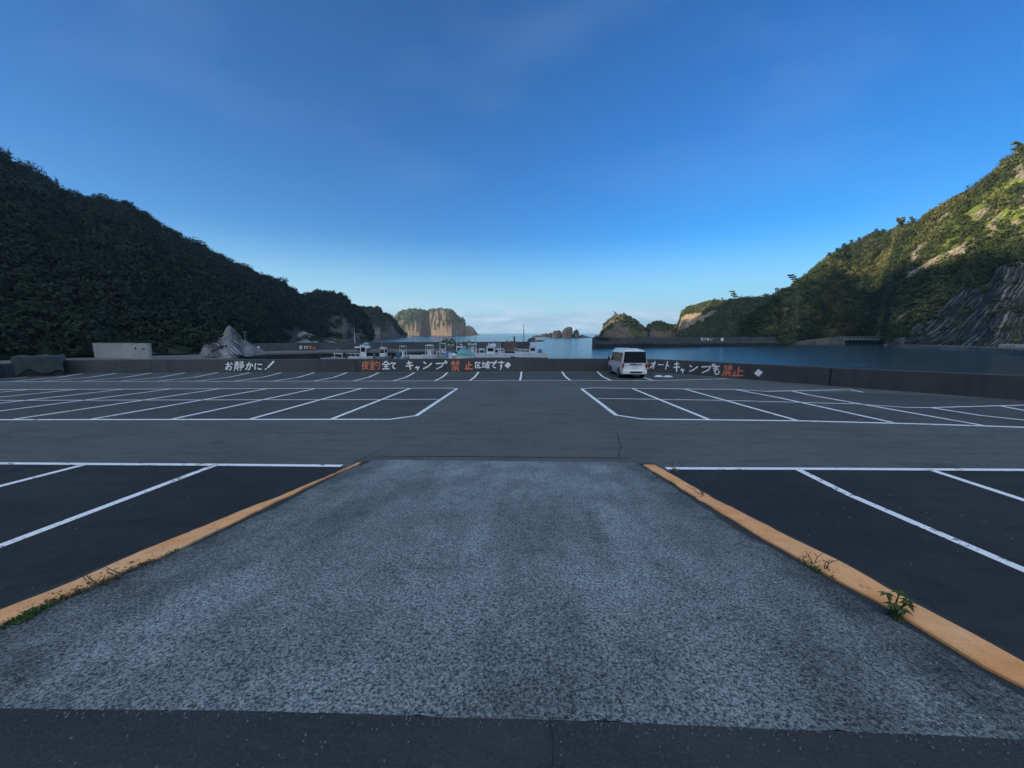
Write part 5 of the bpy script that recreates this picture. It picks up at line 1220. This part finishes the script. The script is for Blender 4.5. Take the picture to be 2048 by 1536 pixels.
boat(667, 720, 79, 12, 2.9, 1.1, .62, 'small grey skiff at the left end of the moored row', 'boatg', motor='motork', name='skiff', parts=(('thwart', 'deck', [((0, 0, .3), (.3, .9, .05)), ((.9, 0, .34), (.3, .6, .05))]),), lift=.22)
boat(684.5, 720, 79, 168, 3.0, 1.25, .66, 'second small grey skiff beside the leftmost skiff', 'boatg', motor='motork', name='skiff', parts=(('thwart', 'boatw', [((0, 0, .35), (.3, 1.0, .05)), ((-.2, .3, 1.15), (1.9, .12, .12))]), ('davit_post', 'rail', [((-1.0, .3, .75), (.06, .06, .9))]), ('davit_post', 'rail', [((.6, .3, .75), (.06, .06, .9))])), lift=.22)
boat(726, 720.5, 81, 205, 4.6, 1.7, .85, 'white boat with a tall wheelhouse just below the flatbed truck', cabin=(-.6, 1.15, 1.1, 2.15), motor='motor', rail=True, lift=.1)
boat(769, 721, 82, 262, 5.0, 1.8, .9, 'pale green boat seen bow on with a thin mast', 'boatgreen', cabin=(-.7, 1.2, 1.0, 1.7), mast=(-.2, 2.9), lift=.05)
boat(812, 721, 83, 86, 5.2, 2.0, .95, 'grey boat seen from astern with a blue outboard motor', 'boatg', frame=(-.2, 1.2, .9, 2.0), motor='motor', fender=(.4, .45, 2.3, .14), parts=(('motor_cover', 'motor', [((-2.55, 0, 1.15), (.35, .62, .75))]),))
boat(851, 721.5, 85, 212, 5.6, 1.9, 1.05, 'white boat with a framed hood, its bow pointing left towards the viewer', 'boatw', 'bootred', frame=(-1.2, 1.25, 1.25, 2.15), ttop=(-1.2, 1.5, 1.3, 2.1), motor='motork')
boat(871, 721, 87, 215, 5.2, 1.8, 1.0, 'plain white hull between the framed hood boat and the blue covered boat', 'boatw', motor='motork', rail=False, parts=(('wheel_console', 'boatw', [((-.8, 0, .95), (.6, .7, .9))]),))
boat(888, 721, 86, 272, 5.4, 1.9, 1.0, 'white boat seen bow on with a narrow pipe frame left of the blue cover', 'boatg', frame=(-.4, 1.2, 1.15, 2.45), fender=(.2, .5, 1.2, .18))
boat(902, 721, 87, 236, 5.6, 2.0, 1.05, 'white boat under a blue tarpaulin cover', 'boatw', 'bootred', cover=('bluecover', -1.6, 1.7, .55))
boat(918, 721, 88, 245, 6.4, 2.2, 1.3, 'large white boat with a round white fender and a tall mast', 'boatw', 'bootred', cabin=(-1.2, 1.5, 1.5, 1.6), mast=(.3, 4.6), fender=(2.3, .75, .75, .3))
boat(936, 721, 88.5, 222, 6.8, 2.2, 1.2, 'white boat under a teal arched cover', 'boatw', 'bootred', cover=('tealcover', -1.0, 2.6, .75), parts=(('cover_hoop', 'rail', [((.0, 0, 1.75), (.07, 1.6, .07)), ((1.2, 0, 1.7), (.07, 1.3, .07))]),))
boat(950, 720.5, 89.5, 186, 7.0, 2.2, 1.1, 'boat with a double-height white pipe tower right of the teal cover', 'boatw', 'boot', frame=(.3, 1.5, 1.6, 3.4), ttop=(.3, 1.9, 1.7, 2.2), cabin=(-1.6, 1.2, 1.4, 1.35), fender=(-.3, 0, 4.05, .14))
boat(984, 720, 90, 180, 7.6, 2.3, 1.15, 'boat with a high flybridge and radar ball in the middle of the long hulls', 'boatw', 'boot', cabin=(.1, 1.9, 1.7, 1.75), fly=(.1, 1.3, 1.5, 1.0), frame=(-2.0, 1.3, 1.5, 1.3))
boat(1008, 719.5, 92.5, 181, 7.6, 2.2, 1.1, 'boat with a flat white canopy top before the last boat', 'boatw', 'boot', ttop=(1.3, 1.9, 1.5, 2.75), cabin=(1.5, 1.4, 1.3, 1.3), parts=(('canopy_support', 'rail', [((1.2, 0, 2.2), (.12, .5, .9))]),))
boat(1062, 716.8, 91, 176, 6.9, 2.3, 1.35, 'rightmost white fishing boat with its raised bow pointing left', 'boatw', 'boot', cabin=(-.35, 1.5, 1.5, 1.55), fly=(-.6, 1.0, 1.4, .75), rail=True, parts=(('motor_box', 'motor', [((-1.85, 0, 1.25), (.75, .9, .8))]), ('foredeck_box', 'boatw', [((1.3, 0, .95), (1.5, 1.1, .42))])))
# floats on short poles above the boats
for u, v, d, l in ((906, 690, 92, 'round white float left of the tall mast'), (923, 690.3, 92, 'round white float right of the tall mast')):
    p = at_depth(u, v, d); e = empty('marker_float', (p.x, p.y, ZD)); tag(e, l+' above the boats', 'float')
    H = p.z-ZD; m = MB(); m.tube([(0, 0, 0), (0, 0, H)], .03, 6); m.build('stick', MAT['darkpole'], e); m = MB(); m.ball((0, 0, H), .19, 12, 8); m.build('ball', MAT['float'], e)

# ------------------------------------------------------------------ parked van
def van():
    p = lot(1267.5, 757.2); bx = p.x; by = 26.15
    an = 0.0; gs = math.atan(-0.0286+0.01)
    W = 1.70; Lv = 4.60
    e = empty('parked_van', (lot(1267.0, 757.3).x, by, gz(p.x, by))); e.rotation_euler = (gs, 0, R(-1.0)); tag(e, 'white high-sided passenger van parked facing the sea wall', 'van')
    # stations along y (0 = rear) of half-width profile: list of (z, half width)
    def ring(y, zb, belt, roof, wb, wt, top):
        h = [(wb*.93, zb), (wb, zb+.10), (wb, belt-.35), (wb*.995, belt), (wt, roof-.16), (wt*.95, roof-.06), (wt*.80, roof), (0, top)]
        return [(x, y, z) for x, z in h]+[(-x, y, z) for x, z in reversed(h[:-1])]
    S_ = [(-.06, .34, .95, 1.10, .835, .82, 1.12), (0.0, .28, 1.12, 1.86, .845, .73, 1.90), (.10, .27, 1.12, 1.93, .85, .735, 1.975), (.6, .26, 1.12, 1.95, .85, .74, 1.995), (2.0, .26, 1.12, 1.955, .85, .74, 2.0), (3.3, .26, 1.12, 1.94, .85, .735, 1.985), (3.75, .26, 1.10, 1.86, .85, .72, 1.90), (4.25, .27, 1.05, 1.30, .83, .72, 1.33), (4.5, .28, .95, 1.06, .80, .70, 1.08), (4.62, .32, .80, .90, .74, .66, .92)]
    m = MB(); vs = []; k = 15
    for y, *a in S_: vs += ring(y, *a)
    fs = []
    for i in range(len(S_)-1):
        for j in range(k-1): fs.append((i*k+j, i*k+j+1, (i+1)*k+j+1, (i+1)*k+j))
        fs.append((i*k+k-1, i*k, (i+1)*k, (i+1)*k+k-1))
    fs.append(tuple(reversed(range(k)))); n = len(S_)-1; fs.append(tuple(n*k+j for j in range(k)))
    m.add(vs, fs, 0, True); b = m.build('body', MAT['vanw'], e); 
    es = b.modifiers.new('edge', 'EDGE_SPLIT'); es.split_angle = R(38)
    m = MB(); m.box((0, 2.3, 2.0), (1.12, 3.3, .05), taper=.9, tx=.8); m.build('roof', MAT['vanw'], e, .02)
    # rear hatch glass, side windows, pillars
    m = MB(); m.add([(-.775, -.088, 1.09), (.775, -.088, 1.09), (.69, -.036, 1.84), (-.69, -.036, 1.84)], [(0, 1, 2, 3)])
    m.add([(-.775, -.05, 1.09), (.775, -.05, 1.09), (.69, .005, 1.84), (-.69, .005, 1.84)], [(3, 2, 1, 0)]); m.f.append([0, 4, 5, 1]); m.m.append(0); m.sm.append(False); m.f.append([2, 6, 7, 3]); m.m.append(0); m.sm.append(False)
    m.build('rear_window', MAT['glass'], e)
    for sd_ in (-1, 1):
        for y0, y1 in ((.16, 1.35), (1.43, 2.62), (2.72, 3.55)):
            yt1 = y1 if y1 < 3 else y1-.15
            m = MB(); a = [(sd_*.862, y0, 1.14), (sd_*.862, y1+(.12 if y1 > 3 else 0), 1.14), (sd_*.762, yt1, 1.76), (sd_*.762, y0+.03, 1.76)]
            m.add(a, [(0, 1, 2, 3) if sd_ > 0 else (3, 2, 1, 0)]); m.build('side_window', MAT['glass'], e)
        m = MB(); m.box((sd_*.858, 2.0, .78), (.02, 3.3, .045)); m.build('side_moulding', MAT['vanw'], e)
        # tail lamp
        m = MB(); m.box((sd_*.772, -.078, .90), (.115, .06, .30)); tl = m.build('tail_light', MAT['red'], e, .01); 
        m = MB(); m.box((sd_*.772, -.078, .69), (.105, .055, .10)); m.build('reversing_lamp', MAT['clear'], tl, .01)
        m = MB(); m.box((sd_*1.0, 3.62, 1.24), (.15, .10, .30), taper=.85); mi = m.build('wing_mirror', MAT['black'], e, .03)
        m = MB(); m.tube([(sd_*.84, 3.66, 1.15), (sd_*.98, 3.64, 1.15)], .025, 6); m.build('mirror_arm', MAT['black'], mi)
        for y in (.95, 3.55):
            m = MB(); m.tube([(sd_*.88, y, .32), (sd_*.66, y, .32)], .32, 22); w_ = m.build('wheel', MAT['tyre'], e, .02)
            m = MB(); m.tube([(sd_*.888, y, .32), (sd_*.80, y, .32)], .20, 16); m.build('rim', MAT['steel'], w_)
            m = MB(); m.tube([(sd_*.853+0, y+math.cos(t)*.37, max(.27, .32+math.sin(t)*.37)) for t in np.linspace(-.1, math.pi+.1, 13)], .028, 6); m.build('wheel_arch', MAT['black'], e)
        m = MB(); m.box((sd_*.70, 4.60, .80), (.26, .12, .2), taper=.9); m.build('headlight', MAT['clear'], e, .02)
    m = MB(); m.box((0, -.105, .47), (1.62, .14, .26), taper=.97); bp = m.build('rear_bumper', MAT['vanw'], e, .035)
    m = MB(); m.box((0.08, -.181, .46), (.78, .012, .105)); m.build('bumper_recess', MAT['black'], bp)
    m = MB(); m.box((0.06, -.082, .98), (.80, .02, .05)); m.build('handle_strip', MAT['black'], e)
    m = MB(); m.box((0.04, -.086, .80), (.40, .012, .19)); m.build('number_plate', MAT['plate'], e)
    m = MB(); m.tube([(-.055+.0+math.cos(t)*.075, -.085, 1.065+math.sin(t)*.04) for t in np.linspace(0, 6.283, 15)], .011, 5); m.tube([(-.055+math.cos(t)*.03, -.085, 1.065+math.sin(t)*.038) for t in np.linspace(0, 6.283, 13)], .008, 5); m.build('badge', MAT['chrome'], e)
    m = MB(); m.tube([(.05, -.108, 1.12), (-.42, -.104, 1.17)], .012, 5); m.build('rear_wiper', MAT['black'], e)
    m = MB(); m.box((.0, -.095, .93), (1.36, .004, .012)); m.build('hatch_seam', MAT['black'], e)
    m = MB(); m.quad((-.66, 4.285, 1.30), (.66, 4.285, 1.30), (.62, 3.83, 1.86), (-.62, 3.83, 1.86)); m.build('windscreen', MAT['glass'], e)
van()
# white sacks on the ground by the wall
for u, v, l in ((1318, 753.6, 'left of the two flat white sacks on the asphalt right of the van'), (1336, 753.9, 'right of the two flat white sacks on the asphalt right of the van')):
    p = lot(u, v); P = np.zeros((16, 10, 3))
    for i in range(16):
        for j in range(10):
            a = 2*math.pi*i/15; r = j/9; P[i, j] = (math.cos(a)*r*.33*(1+.15*math.sin(3*a+u)), math.sin(a)*r*.22, .11*(1-r**2.5)+.02*math.sin(a*4+r*5)*r*(1-r)*3)
    o = grid_mesh('white_sack', P, MAT['sack']); o.location = p; tag(o, l, 'sack')

# ------------------------------------------------------------------ weeds along the kerbs
def weed(u, v, label, n, size, mat='weed', spread=.12, kind='tuft', height=.08, name='weed', stems=0):
    spread *= (1.25 if u < 1000 else .85); height *= .6; n = int(n*.65); size *= .7; sl = -.42 if u < 1000 else .38; sx_ = .28
    p = ramp(u, v, .0); e = empty(name, p); tag(e, label, 'weed'); rnd = random.Random(int(u+v))
    if kind == 'tuft':
        m = MB()
        for _ in range(n):
            a = rnd.uniform(0, 6.28); r = spread*rnd.random()**.5; b = Vector((math.cos(a)*r*sx_+sl*math.sin(a)*r, math.sin(a)*r, .005-.153*math.sin(a)*r)); d = Vector((rnd.uniform(-1, 1), rnd.uniform(-1, 1), 0))*height*.7; h = height*rnd.uniform(.4, 1.1); w_ = Vector((-d.y, d.x, 0)).normalized()*size*.12
            mid = b+d*.45+Vector((0, 0, h*.7)); tip = b+d*1.2+Vector((0, 0, h*.75)); m.add([b-w_, b+w_, mid+w_*.8, mid-w_*.8, tip], [(0, 1, 2, 3), (3, 2, 4)])
        me_ = m.build('grass_blades', MAT[mat], e); at = me_.data.attributes.new('tint', 'FLOAT', 'POINT'); at.data.foreach_set('value', [rnd.random() for _ in me_.data.vertices])
        C = np.array([[w1*spread*.25+sl*w2_*spread*.8, w2_*spread*.8, height*.15-.12*w2_*spread] for w1, w2_ in [(rnd.uniform(-1, 1), rnd.uniform(-1, 1)) for _ in range(max(3, n//12))]]); leaves_mesh('leaves', C, np.full(len(C), spread*.3), 9, size*.35, MAT[mat], parent=e, squash=.5)
    for q in range(stems):
        m = MB(); a = rnd.uniform(-1, 1); b = Vector((rnd.uniform(-.05, .05), 0, 0)); t1 = b+Vector((a*.10, rnd.uniform(-.05, .05), height*1.6)); t2 = t1+Vector((a*.10, 0, height*.8)); m.tube([b, t1, t2], [.004, .003, .002], 5); m.tube([t1, t1+Vector((-a*.07, 0, height*.7))], .002, 4); m.build('stem', MAT['bark'], e)
    if kind == 'leafy':
        m = MB(); tips = [(.02, 0, .17), (-.05, .01, .15), (.07, -.01, .12), (.09, .01, .08), (-.03, -.02, .10), (.03, -.03, .07)]
        for t in tips: m.tube([(0, 0, 0), (t[0]*.35, t[1], t[2]*.6), t], [.006, .005, .003], 5)
        m.build('stem', MAT['weed'], e); m = MB()
        for t in tips:
            for q in range(5):
                a = q/5*6.283+t[0]*9; d = Vector((math.cos(a), math.sin(a)*.8, -.25)).normalized(); s_ = Vector((-d.y, d.x, .1)).normalized(); c = Vector(t); l = .045+.012*rnd.random()
                m.add([c, c+d*l*.4+s_*l*.24+Vector((0, 0, .01)), c+d*l, c+d*l*.4-s_*l*.24+Vector((0, 0, .01))], [(0, 1, 2, 3)])
        me_ = m.build('leaf', MAT['weed'], e); at = me_.data.attributes.new('tint', 'FLOAT', 'POINT'); at.data.foreach_set('value', [rnd.random() for _ in me_.data.vertices])
    return e
weed(1790, 1233, 'upright leafy weed against the right orange kerb near the foreground', 45, .05, spread=.12, height=.05, kind='tuft'); 
weed(1786, 1234, 'tall broad-leaved seedling over the right orange kerb', 0, .05, kind='leafy', name='leafy_weed')
weed(1620, 1132, 'spreading weed clump at the middle of the right orange kerb', 110, .05, spread=.17, height=.07, stems=3)
weed(1655, 1146, 'dry stalky weed just below the spreading clump on the right kerb', 60, .045, 'dryweed', .14, height=.06, stems=4)
weed(1404, 992, 'small stalky weed on the right kerb below the round tuft', 35, .05, 'dryweed', .10, height=.09, stems=3)
weed(1347, 966, 'round green tuft near the far end of the right kerb', 90, .05, spread=.17, height=.05)
weed(1350, 944, 'dry brown weed at the far end of the right kerb', 50, .05, 'dryweed', .16, height=.13, stems=3)
weed(722, 930, 'brown tuft at the far end of the left kerb', 60, .05, 'dryweed', .13, height=.06, stems=2)
weed(352, 1098, 'green weed patch upper on the left kerb', 150, .05, spread=.17, height=.05)
weed(310, 1113, 'flat green-brown grass mat below the upper patch on the left kerb', 130, .05, 'dryweed', .15, height=.05)
weed(240, 1150, 'brown grass mat midway along the left kerb', 110, .05, 'dryweed', .17, height=.055, stems=2)
weed(190, 1168, 'dry trailing grass on the left kerb below the middle', 120, .05, 'dryweed', .18, height=.06, stems=2)
weed(150, 1186, 'darker brown grass mat on the left kerb', 100, .05, 'dryweed', .15, height=.05)
weed(85, 1218, 'green weed clump at the near end of the left kerb', 190, .05, spread=.15, height=.055)
weed(35, 1240, 'lowest green weed clump at the left frame edge', 150, .05, spread=.14, height=.05)
# loose grit along the foot of the ramp surface
m = MB(); rnd = random.Random(5)
for _ in range(240):
    x = rnd.uniform(-2.1, 2.1); yb = float(np.interp(x, nearx, neary)); y = yb-abs(rnd.gauss(0, .03)) if rnd.random() < .6 else yb-rnd.uniform(0, .28); s = rnd.uniform(.0015, .0045)
    z = rz(x, max(y, 1.2))+.010 if y > yb-.5 else zroad; c = Vector((x, y, z+s*.5)); m.box(c, (s*2, s*1.6, s*1.2), rnd.uniform(0, 3), 0, .6)
for _ in range(150):
    x = rnd.uniform(-7, -2.7) if rnd.random() < .5 else rnd.uniform(2.9, 7); y = rnd.uniform(2.2, 7); s = rnd.uniform(.002, .006); m.box((x, y, gz(x, y)+.006+s*.4), (s*2, s*1.6, s), rnd.uniform(0, 3), 0, .6)
tag(m.build('grit', MAT['steel']), 'loose pale grit scattered over the asphalt', 'grit', kind='stuff')
# foam at the foot of the rocks
m = MB()
for u0, u1, v, w_ in ((948, 992, 669.7, 3.2), (893, 932, 670.9, 2.0), (812, 824, 674.2, 1.6), (1070, 1100, 675.6, 1.0)):
    a = on_z(u0, v, SEA+.08); b = on_z(u1, v, SEA+.08); n = 14; vs = []
    for i in range(n+1):
        p = a.lerp(b, i/n); q_ = w_*math.sin(math.pi*(i+.3)/(n+.6))*(1+.4*math.sin(i*2.7)); d = Vector((p.x, p.y)).normalized()*q_*6; vs += [(p.x-d.x*.3, p.y-d.y*.3, SEA+.07), (p.x+d.x, p.y+d.y, SEA+.07+.35*math.sin(i*1.9)**2)]
    m.add(vs, [(2*i, 2*i+2, 2*i+3, 2*i+1) for i in range(n)])
tag(m.build('sea_foam', MAT['foam']), 'white breaking foam around the islands', 'foam', kind='stuff')

# ------------------------------------------------------------------ haze
HZ = True
if HZ:
    m = MB(); m.box((0, 1750, 150), (8200, 5100, 320)); m.v = [(x, y, z) for x, y, z in m.v]
    hm = bpy.data.materials.new('haze_air'); hm.use_nodes = True; nt = hm.node_tree; nt.nodes.clear()
    o_ = nt.nodes.new('ShaderNodeOutputMaterial'); v_ = nt.nodes.new('ShaderNodeVolumePrincipled'); nt.links.new(v_.outputs[0], o_.inputs[1])
    v_.inputs['Density'].default_value = 0.00017; v_.inputs['Color'].default_value = (0.74, 0.90, 1.0, 1); v_.inputs['Anisotropy'].default_value = 0.2
    tag(m.build('haze', hm), 'thin blue sea haze in the air over the bay', 'haze', kind='stuff')
